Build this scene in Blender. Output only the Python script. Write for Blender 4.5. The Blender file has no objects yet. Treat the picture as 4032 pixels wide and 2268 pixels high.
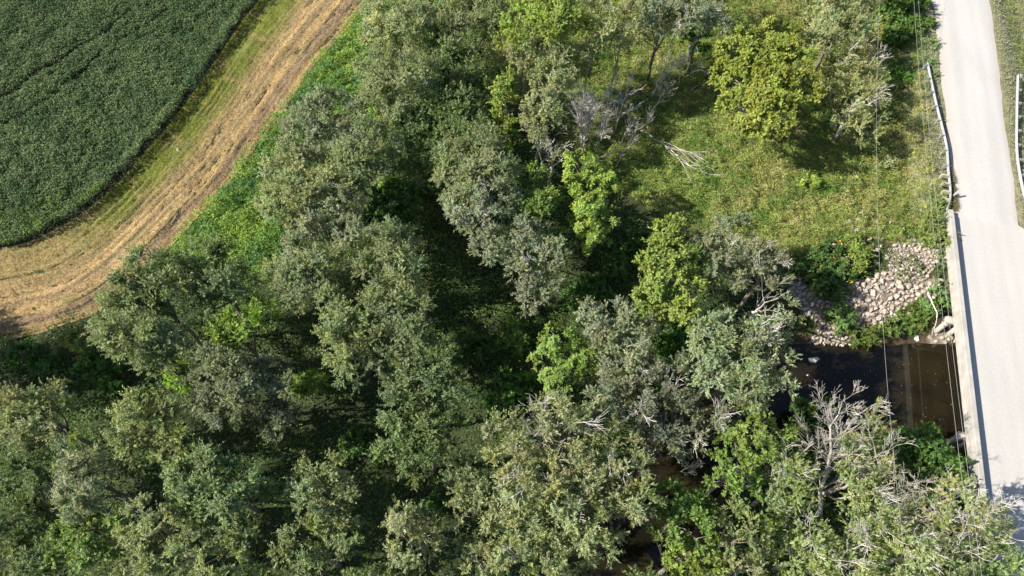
import bpy, math, random
import numpy as np
from mathutils import Vector

# ------------------------------------------------------------------ camera, world, sun, exposure
sc = bpy.context.scene
CAM_H, TILT, FPX = 52.0, math.radians(28.5), 2688.0
cam_d = bpy.data.cameras.new('camera'); cam_d.sensor_width = 36; cam_d.lens = 24
cam_d.clip_end = 9000; cam_d.clip_start = 0.5
cam = bpy.data.objects.new('camera', cam_d); sc.collection.objects.link(cam)
cam.location = (0, 0, CAM_H); cam.rotation_euler = (TILT, 0, 0)
sc.camera = cam
SUN_EL, SUN_DIR = math.radians(39), (0.993, 0.12)      # horizontal direction the light travels in
w = bpy.data.worlds.new('World'); sc.world = w; w.use_nodes = True
nt = w.node_tree; nt.nodes.clear()
sky = nt.nodes.new('ShaderNodeTexSky'); sky.sky_type = 'NISHITA'; sky.sun_disc = False
sky.sun_elevation = SUN_EL
sky.sun_rotation = math.atan2(-SUN_DIR[0], -SUN_DIR[1])   # clockwise from +Y
bg = nt.nodes.new('ShaderNodeBackground'); bg.inputs[1].default_value = 0.08
wo = nt.nodes.new('ShaderNodeOutputWorld')
nt.links.new(sky.outputs[0], bg.inputs[0]); nt.links.new(bg.outputs[0], wo.inputs[0])
sl = bpy.data.lights.new('sun', 'SUN'); sl.energy = 5.0; sl.angle = math.radians(0.53); sl.color = (1.0, 0.93, 0.82)
so = bpy.data.objects.new('sun', sl); sc.collection.objects.link(so)
so.rotation_euler = Vector((SUN_DIR[0]*math.cos(SUN_EL), SUN_DIR[1]*math.cos(SUN_EL), -math.sin(SUN_EL))).to_track_quat('-Z', 'Y').to_euler()
so.location = (-60, -10, 60)
sc.view_settings.view_transform = 'Standard'; sc.view_settings.look = 'None'
sc.view_settings.exposure = 0.95; sc.view_settings.gamma = 1
sc.view_settings.use_curve_mapping = False
sc.render.engine = 'CYCLES'
sc.cycles.max_bounces = 6; sc.cycles.transparent_max_bounces = 8

# ------------------------------------------------------------------ helpers
VS = 4032/2576.0                        # survey sheet units -> photo pixels
ca, sa = math.cos(TILT), math.sin(TILT)
def P(px, py, z=0.0):
    u = (px-2016)/FPX; v = (1134-py)/FPX
    t = (CAM_H-z)/(ca - v*sa)
    return np.array([u*t, (v*ca+sa)*t, z])
def PV(x, y, z=0.0): return P(x*VS, y*VS, z)
def proj(X, Y, Z):
    d = Z-CAM_H
    yc = Y*ca+d*sa; zc = -Y*sa+d*ca
    zc = np.minimum(zc, -1.0)
    return (2016+FPX*X/(-zc))/VS, (1134-FPX*yc/(-zc))/VS
def scale_at(px, py, z):                # metres per photo pixel at a point
    v = (1134-py)/FPX
    return (CAM_H-z)/(ca-v*sa)/FPX

C = sc.collection
def tag(o, label=None, cat=None, group=None, kind=None):
    if label: o['label'] = label
    if cat: o['category'] = cat
    if group: o['group'] = group
    if kind: o['kind'] = kind
    return o
def empty(name, loc=(0, 0, 0), rz=0):
    o = bpy.data.objects.new(name, None); C.objects.link(o)
    o.location = [float(a) for a in loc]; o.rotation_euler = (0, 0, rz); o.empty_display_size = 0.3
    return o
def link(name, me, parent=None, world=True):
    o = bpy.data.objects.new(name, me); C.objects.link(o)
    if parent is not None:
        o.parent = parent
        if world:                       # mesh data in world coordinates under a moved root
            R = -parent.rotation_euler.z
            l = parent.location
            c, s = math.cos(R), math.sin(R)
            o.location = (-(c*l.x - s*l.y), -(s*l.x + c*l.y), -l.z)
            o.rotation_euler = (0, 0, R)
    return o
def mesh_np(name, V, F, mat, col=None, smooth=False):
    """V (n,3), F (m,k) with k 3 or 4, col (n,3) per vertex"""
    me = bpy.data.meshes.new(name)
    V = np.ascontiguousarray(V, dtype=np.float32); F = np.ascontiguousarray(F, dtype=np.int32)
    n, (m, k) = len(V), F.shape
    me.vertices.add(n); me.vertices.foreach_set('co', V.ravel())
    me.loops.add(m*k); me.loops.foreach_set('vertex_index', F.ravel())
    me.polygons.add(m); me.polygons.foreach_set('loop_start', np.arange(0, m*k, k, dtype=np.int32))
    me.polygons.foreach_set('loop_total', np.full(m, k, dtype=np.int32))
    me.polygons.foreach_set('use_smooth', np.full(m, smooth, dtype=bool))
    me.update(calc_edges=True)
    if col is not None:
        a = me.color_attributes.new('Col', 'FLOAT_COLOR', 'POINT')
        c4 = np.ones((n, 4), np.float32); c4[:, :3] = col
        a.data.foreach_set('color', c4.ravel())
    me.materials.append(mat)
    return me

class MB:                               # collects boxes and tubes for one mesh
    def __init__(s): s.v = []; s.f = []
    def quadbox(s, c8):
        b = len(s.v); s.v += [tuple(p) for p in c8]
        for q in ((0, 3, 2, 1), (4, 5, 6, 7), (0, 1, 5, 4), (1, 2, 6, 5), (2, 3, 7, 6), (3, 0, 4, 7)):
            s.f.append(tuple(b+i for i in q))
    def tube(s, pts, rad, n=6, cap=True):
        pts = [Vector(p) for p in pts]; b = len(s.v); m = len(pts)
        up = Vector((0, 0, 1))
        d0 = (pts[1]-pts[0]).normalized()
        x = d0.cross(up if abs(d0.z) < .9 else Vector((1, 0, 0))).normalized()
        for i, p in enumerate(pts):
            d = (pts[min(i+1, m-1)]-pts[max(i-1, 0)]).normalized()
            x = (x - d*x.dot(d)).normalized(); y = d.cross(x)
            r = rad[i] if hasattr(rad, '__len__') else rad
            for k in range(n):
                a = 2*math.pi*k/n
                s.v.append(tuple(p + x*(r*math.cos(a)) + y*(r*math.sin(a))))
        for i in range(m-1):
            for k in range(n):
                k2 = (k+1) % n
                s.f.append((b+i*n+k, b+i*n+k2, b+(i+1)*n+k2, b+(i+1)*n+k))
        if cap:
            s.f.append(tuple(b+k for k in range(n))[::-1]); s.f.append(tuple(b+(m-1)*n+k for k in range(n)))
    def mesh(s, name, mat, smooth=False):
        me = bpy.data.meshes.new(name); me.from_pydata(s.v, [], s.f)
        if smooth:
            me.polygons.foreach_set('use_smooth', [True]*len(s.f))
        me.materials.append(mat); me.update(); return me
    def build(s, name, mat, parent=None, smooth=False):
        return link(name, s.mesh(name, mat, smooth), parent)

# smooth value noise on numpy arrays
_ng = np.random.default_rng(7).random((256, 256))
def vnoise(x, y, sc_=1.0, off=0.0):
    x = x/sc_+off*17.3+1000; y = y/sc_+off*9.1+1000
    xi = np.floor(x).astype(int); yi = np.floor(y).astype(int)
    fx = x-xi; fy = y-yi
    fx = fx*fx*(3-2*fx); fy = fy*fy*(3-2*fy)
    g = lambda a, b: _ng[a % 256, b % 256]
    return (g(xi, yi)*(1-fx)+g(xi+1, yi)*fx)*(1-fy)+(g(xi, yi+1)*(1-fx)+g(xi+1, yi+1)*fx)*fy
def fbm(x, y, s=1.0, o=0.0, n=3):
    t = 0; a = .5; tot = 0
    for i in range(n):
        c_, s_ = math.cos(.6+i*1.1), math.sin(.6+i*1.1)
        t = t + a*vnoise(x*c_-y*s_, x*s_+y*c_, s/2**i, o+i*3.7); tot += a; a *= .55
    return t/tot
def sstep(e0, e1, x):
    t = np.clip((x-e0)/(e1-e0), 0, 1); return t*t*(3-2*t)
def inpoly(x, y, poly):
    x = np.asarray(x); y = np.asarray(y); r = np.zeros(x.shape, bool)
    n = len(poly); j = n-1
    for i in range(n):
        xi, yi = poly[i]; xj, yj = poly[j]
        if yi != yj:
            c = ((yi > y) != (yj > y)) & (x < (xj-xi)*(y-yi)/(yj-yi)+xi)
            r ^= c
        j = i
    return r
def dist_poly(X, Y, pts):               # distance to polyline and fraction along it
    best = np.full(np.shape(X), 1e9); par = np.zeros(np.shape(X)); n = len(pts)-1
    for i in range(n):
        ax, ay = pts[i][:2]; bx, by = pts[i+1][:2]
        dx, dy = bx-ax, by-ay
        t = np.clip(((X-ax)*dx+(Y-ay)*dy)/(dx*dx+dy*dy), 0, 1)
        d = np.hypot(X-ax-t*dx, Y-ay-t*dy)
        k = d < best
        best = np.where(k, d, best); par = np.where(k, (i+t)/n, par)
    return best, par

# ------------------------------------------------------------------ materials
def new_mat(name):
    m = bpy.data.materials.new(name); m.use_nodes = True
    t = m.node_tree; t.nodes.clear()
    o = t.nodes.new('ShaderNodeOutputMaterial'); return m, t, o
def N(t, ty, **kw):
    n = t.nodes.new(ty)
    for k, v in kw.items():
        if k.startswith('i_'): n.inputs[int(k[2:]) if k[2:].isdigit() else k[2:]].default_value = v
        else: setattr(n, k, v)
    return n
def leaf_mat(name, trans=0.36, rough=0.55, spec=0.25, var=0.10):
    m, t, o = new_mat(name)
    at = N(t, 'ShaderNodeAttribute', attribute_name='Col')
    geo = N(t, 'ShaderNodeNewGeometry')
    hsv = N(t, 'ShaderNodeHueSaturation')
    mr = N(t, 'ShaderNodeMapRange'); mr.inputs[3].default_value = 1-var; mr.inputs[4].default_value = 1+var
    t.links.new(geo.outputs['Random Per Island'], mr.inputs[0])
    t.links.new(mr.outputs[0], hsv.inputs['Value']); t.links.new(at.outputs['Color'], hsv.inputs['Color'])
    p = N(t, 'ShaderNodeBsdfPrincipled'); p.inputs['Roughness'].default_value = rough
    p.inputs['Specular IOR Level'].default_value = spec
    tr = N(t, 'ShaderNodeBsdfTranslucent')
    gm = N(t, 'ShaderNodeMixRGB', blend_type='MULTIPLY'); gm.inputs[0].default_value = 1; gm.inputs[2].default_value = (1.15, 1.3, .5, 1)
    t.links.new(hsv.outputs[0], p.inputs['Base Color']); t.links.new(hsv.outputs[0], gm.inputs[1]); t.links.new(gm.outputs[0], tr.inputs[0])
    mx = N(t, 'ShaderNodeMixShader'); mx.inputs[0].default_value = trans
    t.links.new(p.outputs[0], mx.inputs[1]); t.links.new(tr.outputs[0], mx.inputs[2]); t.links.new(mx.outputs[0], o.inputs[0])
    return m
def rough_mat(name, c1, c2, scale=3.0, rough=0.85, bump=0.3, bscale=20, attr=False, detail=6, spec=.3, bdist=.05):
    m, t, o = new_mat(name)
    tc = N(t, 'ShaderNodeTexCoord')
    n1 = N(t, 'ShaderNodeTexNoise'); n1.inputs['Scale'].default_value = scale; n1.inputs['Detail'].default_value = detail
    t.links.new(tc.outputs['Object'], n1.inputs['Vector'])
    cr = N(t, 'ShaderNodeValToRGB'); cr.color_ramp.elements[0].position = .3; cr.color_ramp.elements[1].position = .7
    cr.color_ramp.elements[0].color = (*c1, 1); cr.color_ramp.elements[1].color = (*c2, 1)
    t.links.new(n1.outputs[0], cr.inputs[0])
    p = N(t, 'ShaderNodeBsdfPrincipled'); p.inputs['Roughness'].default_value = rough; p.inputs['Specular IOR Level'].default_value = spec
    src = cr.outputs[0]
    if attr:
        at = N(t, 'ShaderNodeAttribute', attribute_name='Col')
        mm = N(t, 'ShaderNodeMixRGB', blend_type='MULTIPLY'); mm.inputs[0].default_value = 1
        t.links.new(at.outputs['Color'], mm.inputs[1]); t.links.new(cr.outputs[0], mm.inputs[2]); src = mm.outputs[0]
    t.links.new(src, p.inputs['Base Color'])
    n2 = N(t, 'ShaderNodeTexNoise'); n2.inputs['Scale'].default_value = bscale; n2.inputs['Detail'].default_value = 5
    t.links.new(tc.outputs['Object'], n2.inputs['Vector'])
    b = N(t, 'ShaderNodeBump'); b.inputs['Strength'].default_value = bump; b.inputs['Distance'].default_value = bdist
    t.links.new(n2.outputs[0], b.inputs['Height']); t.links.new(b.outputs[0], p.inputs['Normal'])
    t.links.new(p.outputs[0], o.inputs[0])
    return m
M = {}
M['leaf'] = leaf_mat('foliage')
M['soy'] = leaf_mat('crop_foliage', trans=.18, rough=.6, spec=.15, var=.25)
M['grass'] = leaf_mat('grass_blades', trans=.25, rough=.6, spec=.2, var=.3)
M['ground'] = rough_mat('earth_and_turf', (.62, .62, .6), (1.35, 1.32, 1.3), scale=2.2, bump=.9, bscale=9, attr=True, bdist=.12)
M['mown'] = rough_mat('mown_straw', (.6, .6, .58), (1.35, 1.35, 1.35), scale=5, bump=1.0, bscale=14, attr=True, bdist=.12)
M['gravel'] = rough_mat('pale_gravel', (.94, .94, .94), (1.05, 1.05, 1.05), scale=5, bump=.12, bscale=40, attr=True, bdist=.02)
M['concrete'] = rough_mat('weathered_concrete', (.30, .288, .265), (.42, .405, .38), scale=.9, bump=.2, bscale=18, bdist=.03, detail=9)
M['conc_dark'] = rough_mat('old_concrete', (.30, .28, .25), (.46, .44, .40), scale=2.5, bump=.2, bscale=25, bdist=.02)
M['steel'] = rough_mat('galvanised_steel', (.30, .32, .335), (.40, .415, .43), scale=6, rough=.45, bump=.05, bscale=30, spec=.6)
M['wood'] = rough_mat('treated_wood', (.34, .31, .22), (.46, .43, .32), scale=8, bump=.3, bscale=30)
M['bark'] = rough_mat('grey_bark', (.13, .115, .095), (.24, .215, .18), scale=9, bump=.5, bscale=35)
M['dead'] = rough_mat('bleached_dead_wood', (.42, .39, .365), (.62, .585, .545), scale=9, bump=.3, bscale=35)
M['palebark'] = rough_mat('pale_bark', (.26, .235, .195), (.44, .41, .35), scale=9, bump=.3, bscale=35)
M['white_dead'] = rough_mat('white_weathered_wood', (.30, .275, .24), (.56, .52, .47), scale=3, bump=.3, bscale=30)
M['stone'] = rough_mat('limestone', (.29, .245, .205), (.47, .405, .345), scale=2.7, bump=.3, bscale=12)
M['stone_w'] = rough_mat('white_limestone', (.45, .44, .42), (.6, .59, .57), scale=4, bump=.3, bscale=12)
M['wire'] = rough_mat('aluminium_cable', (.27, .27, .27), (.36, .36, .36), scale=4, rough=.6, bump=0)
M['pole'] = rough_mat('brown_pole_wood', (.12, .09, .06), (.2, .16, .11), scale=8, bump=.2)
def water_mat():
    m, t, o = new_mat('murky_water')
    tc = N(t, 'ShaderNodeTexCoord')
    n = N(t, 'ShaderNodeTexNoise'); n.inputs['Scale'].default_value = .35; n.inputs['Detail'].default_value = 3
    t.links.new(tc.outputs['Object'], n.inputs['Vector'])
    cr = N(t, 'ShaderNodeValToRGB'); cr.color_ramp.elements[0].position = .35; cr.color_ramp.elements[1].position = .7
    cr.color_ramp.elements[0].color = (.011, .0095, .006, 1); cr.color_ramp.elements[1].color = (.027, .021, .0085, 1)
    t.links.new(n.outputs[0], cr.inputs[0])
    df = N(t, 'ShaderNodeBsdfDiffuse'); t.links.new(cr.outputs[0], df.inputs[0])
    tr = N(t, 'ShaderNodeBsdfTransparent'); tr.inputs[0].default_value = (.42, .32, .17, 1)
    m1 = N(t, 'ShaderNodeMixShader'); m1.inputs[0].default_value = .22
    t.links.new(df.outputs[0], m1.inputs[1]); t.links.new(tr.outputs[0], m1.inputs[2])
    gl = N(t, 'ShaderNodeBsdfGlossy'); gl.inputs['Roughness'].default_value = .04
    fr = N(t, 'ShaderNodeFresnel'); fr.inputs[0].default_value = 1.38
    bp = N(t, 'ShaderNodeBump'); bp.inputs['Strength'].default_value = .03; bp.inputs['Distance'].default_value = .02
    n2 = N(t, 'ShaderNodeTexNoise'); n2.inputs['Scale'].default_value = 3; t.links.new(tc.outputs['Object'], n2.inputs['Vector'])
    t.links.new(n2.outputs[0], bp.inputs['Height']); t.links.new(bp.outputs[0], gl.inputs['Normal'])
    m2 = N(t, 'ShaderNodeMixShader'); t.links.new(fr.outputs[0], m2.inputs[0])
    t.links.new(m1.outputs[0], m2.inputs[1]); t.links.new(gl.outputs[0], m2.inputs[2]); t.links.new(m2.outputs[0], o.inputs[0])
    return m
M['water'] = water_mat()

# ------------------------------------------------------------------ plan of the place (world metres)
RA = math.atan(.213); RT = (math.sin(RA), math.cos(RA)); RN = (math.cos(RA), -math.sin(RA)); RO = (37.86, 26.76)
def R(s, t, z=0.0): return (RO[0]+s*RN[0]+t*RT[0], RO[1]+s*RN[1]+t*RT[1], z)
def road_st(X, Y):
    dx = X-RO[0]; dy = Y-RO[1]
    return dx*RN[0]+dy*RN[1], dx*RT[0]+dy*RT[1]
BR0, BR1 = -21.5, 9.0                    # bridge span along the road
CRK = [P(*p, -4)[:2] for p in ((5600, 1350), (4500, 1450), (3900, 1520), (3500, 1520), (3150, 1505), (2900, 1630), (2700, 1850), (2530, 2130), (2440, 2450), (2300, 3000), (2000, 4200))]
def hwid(par): return 3.0+1.25*sstep(.62, .30, par)
FZ = -1.2
def terrain(X, Y):
    n = fbm(X, Y, 6, 1)-.5; n2 = fbm(X, Y, 1.6, 2)-.5
    base = FZ+n*.5+n2*.15
    d, par = dist_poly(X, Y, CRK)
    d = d-hwid(par)+(vnoise(X, Y, 2.2, 5)-.5)*1.0
    crk = np.where(d < 0, -4-.8*sstep(0, -2.5, d), -4+2.8*(1-(1-np.clip(d/8.0, 0, 1))**1.5)+n2*.3*sstep(0, 1, d)+n*.5*sstep(2, 8, d))
    z = np.where(d > 8.0, base, crk)
    s, t = road_st(X, Y)
    onb = sstep(BR1+1.5, BR1-.5, t)*sstep(BR0-1.5, BR0+.5, t)
    side = np.maximum(-.35-s, s-8.4)
    side = np.where(s > 3, s-8.3, -.5-s)
    rz = -.07-np.clip(side, 0, None)*.42
    rz = rz+np.where(side > 0, n2*.2, 0)
    z2 = np.maximum(z, np.maximum(rz, -5.5))
    return z*onb+z2*(1-onb)
SOYE = [(x+5, y+6) for x, y in [(-420, 640), (-200, 640), (0, 625), (80, 605), (160, 565), (240, 510), (310, 440), (370, 370), (440, 290), (520, 180), (600, 60), (650, 0), (730, -110), (830, -260)]]
STRE = [(-400, 870), (-180, 862), (0, 855), (90, 840), (170, 815), (240, 790), (330, 710), (430, 620), (480, 560), (540, 500), (590, 440), (640, 370), (700, 300), (740, 230), (800, 150), (870, 70), (925, 0), (1010, -100), (1120, -230)]
SOYW = [PV(x, y, FZ)[:2] for x, y in SOYE]; STRW = [PV(x, y, FZ)[:2] for x, y in STRE]
soy_poly = SOYE+[(830, -600), (-1500, -600), (-1500, 640)]
weed_poly = [(925, 0), (1010, -100), (1300, -100), (1180, 0), (960, 60), (940, 200), (965, 330), (720, 360), (690, 420), (690, 520), (745, 620), (720, 690), (640, 700), (420, 640), (480, 560), (540, 500), (640, 370), (740, 230), (870, 70)]
mead_poly = [(1200, 60), (1240, -120), (2500, -120), (2360, 0), (2412, 560), (2400, 640), (2210, 605), (2110, 600), (2010, 650), (1880, 610), (1640, 540), (1560, 470), (1440, 420), (1400, 300), (1240, 240)]
verge_poly = [(2490, -200), (2900, -200), (3200, 700), (2576, 620), (2560, 420), (2530, 200), (2505, 60)]

ZS = 2.415
RPX = [[(660, 710), (850, 760), (960, 720), (1100, 640), (1150, 560), (1090, 480), (1180, 400), (1330, 290), (1380, 345), (1600, 330), (1640, 450), (1570, 600), (1510, 720), (1700, 740), (1710, 870), (1560, 950), (1420, 900), (1300, 960), (1210, 1090), (1120, 1140), (1000, 1195), (940, 1150), (830, 1160), (720, 1090), (650, 1040), (640, 930), (710, 890), (740, 800)],
       [(160, 860), (200, 760), (320, 760), (430, 830), (520, 920), (600, 1000), (520, 1090), (430, 1140), (300, 1030), (280, 930), (190, 880)],
       [(400, 1280), (480, 1160), (600, 1150), (700, 1180), (760, 1260), (740, 1370), (560, 1385), (370, 1350)],
       [(1500, 1240), (1700, 1230), (1800, 1330), (1500, 1340)]]
RPV = [[((3032+a/ZS)/VS, (800+b/ZS)/VS) for a, b in q] for q in RPX]

def gcol(X, Y, Z):
    """earth colour of the open ground, by what grows there"""
    vx, vy = proj(X, Y, Z)
    jx = (fbm(X, Y, 2.5, 11)-.5)*46; jy = (fbm(X, Y, 2.5, 12)-.5)*46
    n = fbm(X, Y, 3, 21)[:, None]; n5 = fbm(X, Y, 7, 22)[:, None]
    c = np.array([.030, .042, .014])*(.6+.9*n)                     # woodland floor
    def put(mask, col):
        nonlocal c
        c = np.where(mask[:, None], col, c)
    mixf = lambda a, b, f: np.array(a)*(1-f)+np.array(b)*f
    put(inpoly(vx+jx, vy+jy, mead_poly), mixf((.12, .14, .032), (.18, .155, .06), np.clip(n*1.7-.4, 0, 1)))
    put(inpoly(vx+jx*.5, vy+jy*.5, weed_poly), mixf((.05, .10, .012), (.09, .14, .02), n))
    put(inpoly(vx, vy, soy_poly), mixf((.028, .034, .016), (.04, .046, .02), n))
    s, t = road_st(X, Y)
    put((s > 6.0) | ((s > -2.4) & (t > BR1)), mixf((.17, .18, .10), (.25, .23, .15), n))
    d, par = dist_poly(X, Y, CRK); d = d-hwid(par)
    put((d < 1.4+jx*.03), mixf((.055, .042, .022), (.085, .066, .036), n))
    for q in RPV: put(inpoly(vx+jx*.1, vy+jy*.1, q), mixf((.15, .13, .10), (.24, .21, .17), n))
    return c

# ------------------------------------------------------------------ ground sheet to the horizon
def axis(lo, hi, step, far=4000):
    a = list(np.arange(lo, hi+step/2, step)); g = step; x = a[-1]
    while x < far: g *= 1.6; x += g; a.append(x)
    g = step; x = a[0]
    while x > -far: g *= 1.6; x -= g; a.insert(0, x)
    return np.array(a)
def grid_faces(nx, ny):
    i = np.arange((nx-1)*(ny-1)); a = (i//(nx-1))*nx+i % (nx-1)
    return np.stack([a, a+1, a+nx+1, a+nx], 1)
ax_, ay_ = axis(-62, 68, .45), axis(-14, 84, .45)
GX, GY = np.meshgrid(ax_, ay_); GX = GX.ravel(); GY = GY.ravel()
GZ = terrain(GX, GY)
far_ = (GX < -80) | (GX > 90) | (GY < -40) | (GY > 120)
GZ = np.where(far_ & (np.abs(road_st(GX, GY)[0]-4) > 12), -1.2, GZ)
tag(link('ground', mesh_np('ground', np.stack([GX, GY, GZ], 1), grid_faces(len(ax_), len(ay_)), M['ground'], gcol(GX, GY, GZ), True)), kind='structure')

# creek
def band(pts, width, z, name, mat):
    pts = [np.array(p) for p in pts]; V = []; F = []
    for i, p in enumerate(pts):
        d = pts[min(i+1, len(pts)-1)]-pts[max(i-1, 0)]; d = d/np.hypot(*d); nn = np.array([-d[1], d[0]])
        for sgn in (-1, 1):
            q = p+nn*sgn*width; V.append((q[0], q[1], z))
    for i in range(len(pts)-1): F.append((2*i, 2*i+1, 2*i+3, 2*i+2))
    me = bpy.data.meshes.new(name); me.from_pydata(V, [], F); me.materials.append(mat); return link(name, me)
tag(band(CRK, 6.2, -4.0, 'creek_water', M['water']), kind='structure')

# mown strip: a curved sheet with raked ridges
def resample(pts, n):
    pts = np.array(pts); d = np.r_[0, np.cumsum(np.hypot(*np.diff(pts, axis=0).T))]
    t = np.linspace(0, d[-1], n); return np.stack([np.interp(t, d, pts[:, 0]), np.interp(t, d, pts[:, 1])], 1)
def chaikin(p, k=3):
    p = np.array(p, float)
    for _ in range(k):
        q = np.empty((2*len(p)-2, 2)); q[0::2] = .75*p[:-1]+.25*p[1:]; q[1::2] = .25*p[:-1]+.75*p[1:]
        p = np.vstack([p[:1], q, p[-1:]])
    return p
SA = resample(chaikin(SOYW), 420); SB = resample(chaikin(STRW), 420)
def strip_pt(f, a):                     # f 0 crop side .. 1 wood side ; a 0..1 along
    i = np.clip(a*419, 0, 418.999); k = i.astype(int); r = (i-k)[:, None]
    pa = SA[k]*(1-r)+SA[k+1]*r; pb = SB[k]*(1-r)+SB[k+1]*r
    return pa*(1-f[:, None])+pb*f[:, None]
def strip_col(f, a, X, Y):
    n = fbm(a*260, f*14, 3.5, 31)[:, None]; n2 = fbm(X, Y, 1.0, 32)[:, None]
    n3 = fbm(a*60, f*40, 2.2, 33)[:, None]
    f = f[:, None]+(fbm(X, Y, 7, 34)[:, None]-.5)*.14
    g = np.array([.125, .145, .020]); st = np.array([.305, .215, .100]); br = np.array([.205, .145, .092]); or_ = np.array([.24, .155, .068])
    a1 = np.clip(a, 0, 1)[:, None]
    gr = (1-np.clip((f-.30)/.22, 0, 1))
    gr = gr*np.clip((n*1.6+n2*.8-.35)*1.3, 0.2, 1)*(.25+.75*sstep(.22, .36, a1))
    c = st*(1-gr)+g*gr
    lane = np.exp(-((f-.86)/.05)**2)*.95+np.exp(-((f-.64)/.03)**2)*.6+np.exp(-((f-.48)/.02)**2)*.4
    pale = np.exp(-((f-.75)/.035)**2)*.35+np.exp(-((f-.56)/.03)**2)*.25
    c = c*(1-lane)+br*lane
    c = c*(1+pale)
    edge = np.clip((f-.86)/.14, 0, 1)*.6*(1-a1)
    c = c*(1-edge)+or_*edge
    gs = np.clip(n3*2.6-1.45, 0, 1)*.75*(f < .8)
    c = c*(1-gs)+np.array([.15, .16, .06])*gs
    stk = fbm(a*70, f[:, 0]*70, 1.6, 35)[:, None]
    rows = vnoise(a*16, f[:, 0]*110, 1.7, 36)[:, None]+.6*vnoise(a*40, f[:, 0]*200, 1.7, 37)[:, None]
    return c*(.40+.45*n2+.25*stk+.40*rows)
na, nf = 700, 80
AA, FF = np.meshgrid(np.linspace(0, 1, na), np.linspace(-.02, 1.015, nf)); AA = AA.ravel(); FF = FF.ravel()
xy = strip_pt(FF, AA)
ridge = (vnoise(AA*16, FF*110, 1.7, 36)-.5)*.14+(fbm(AA*70, FF*60, 1.6, 41)-.5)*.12+(fbm(AA*260, FF*44, 1.3, 42, 3)-.5)*.12
edgez = sstep(0, .03, FF+.02)*sstep(1.015, .97, FF)
zz = terrain(xy[:, 0], xy[:, 1])+.05+ridge*edgez
tag(link('mown_strip', mesh_np('mown_strip', np.c_[xy, zz], grid_faces(na, nf), M['mown'], strip_col(FF, AA, xy[:, 0], xy[:, 1]), True)), kind='structure')

# gravel road (one sheet over land and bridge deck)
tt = np.concatenate([np.linspace(-900, -60, 15)[:-1], np.arange(-60, 75, .6), np.geomspace(75, 1500, 14)])
ss = np.linspace(0, 1, 29)
RV = []; RC = []
for t in tt:
    onb = BR0 <= t <= BR1+.3
    if onb: s0, s1 = .395, 7.195
    else:
        k = min(1, max(0, (t-BR1)/6)) if t > 0 else min(1, max(0, (BR0-t)/6))
        s0 = .95+.30*(fbm(np.array([t]), np.array([0.]), 4.5, 51, 4)[0]-.5)*2+.25*k
        s1 = 6.55+1.15*min(1, max(0, (t-8)/40 if t > 0 else .5))+.35*(fbm(np.array([t]), np.array([3.]), 5.5, 52, 4)[0]-.5)*2
        if 9 < t < 12: s0 = .5+(t-9)*.15
    for f in ss:
        s = s0+(s1-s0)*f
        z = 0.0 if onb else -.0+.05*math.sin(math.pi*f)-.045*(abs(2*f-1)**6)
        RV.append(R(s, t, z))
        tr = sum(math.exp(-((s-q-.25*math.sin(t*.11+q))/.5)**2) for q in (2.2, 3.7, 4.5, 6.0))
        e = max(0., 1-(s-s0)/1.25)+(max(0, 1-(s1-s)/.6))
        e = min(1., e)*(1 if not onb else .25)
        base = np.array([.445, .435, .417])*(1-.09*(1-min(1, tr)))
        col = base*(1-e*.75)+np.array([.42, .372, .33])*e*.75
        if onb: col = np.array([.422, .409, .392])*(.99+.02*math.sin(s*5.3+math.sin(t*.1)))
        RC.append(col)
RV = np.array(RV); RC = np.array(RC)
RC *= (.93+.14*fbm(RV[:, 0]*1.5, RV[:, 1]*.5, 2.5, 53, 4))[:, None]
tag(link('gravel_road', mesh_np('gravel_road', RV, grid_faces(len(ss), len(tt))[:, ::-1], M['gravel'], RC, True)), kind='structure')

# ------------------------------------------------------------------ bridge
br = empty('bridge', R(3.8, -8, 0))
tag(br, 'pale concrete bridge carrying the gravel road over the dark creek', 'bridge')
def rbox(mb, s0, s1, t0, t1, z0, z1):
    mb.quadbox([R(s0, t0, z0), R(s1, t0, z0), R(s1, t1, z0), R(s0, t1, z0), R(s0, t0, z1), R(s1, t0, z1), R(s1, t1, z1), R(s0, t1, z1)])
mb = MB(); rbox(mb, .06, 7.54, BR0, BR1, -.42, -.012); mb.build('deck', M['conc_dark'], br)
def parapet(sa_, sb_, t0, t1, out):
    mb = MB(); rbox(mb, sa_, sb_, t0+.006, t1-.006, -.30, .80)
    o = mb.build('parapet', M['concrete'], br)
    bv = o.modifiers.new('bevel', 'BEVEL'); bv.width = .03; bv.segments = 2
    # raised coping strip along the outer face, and a shallow recessed panel seen as a ledge
    mb = MB()
    if out < 0: rbox(mb, sa_-.05, sa_-.002, t0+.02, t1-.02, -.30, -.06)
    else: rbox(mb, sb_+.002, sb_+.05, t0+.02, t1-.02, -.30, -.06)
    mb.build('ledge', M['conc_dark'], o if False else br)
span = (BR1-BR0)/3
for k in range(3):
    parapet(0, .39, BR0+k*span, BR0+(k+1)*span, -1)
    parapet(7.2, 7.59, BR0+k*span, BR0+(k+1)*span, 1)
for s in (.75, 2.25, 3.8, 5.35, 6.85):
    mb = MB(); rbox(mb, s-.22, s+.22, BR0+.3, BR1-.3, -.95, -.425); mb.build('girder', M['conc_dark'], br)
def pier(t):
    mb = MB()                            # rounded pile cap that ends just outside the parapet
    pts = [R(-.12, t, -1.3), R(.02, t, -1.3), R(7.58, t, -1.3), R(7.72, t, -1.3)]
    mb.tube(pts, [.25, .34, .34, .25], 14)
    mb.build('pier_cap', M['concrete'], br, True)
    for k in range(7):
        s = .30+k*1.16; f = -.0 if k else .12
        mb = MB(); mb.tube([R(s+f, t, -5.2), R(s-f*.6, t, -1.35)], [.225, .225], 14); mb.build('pile', M['concrete'], br, True)
for t in (-.95, -11.4):
    pier(t)
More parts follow.
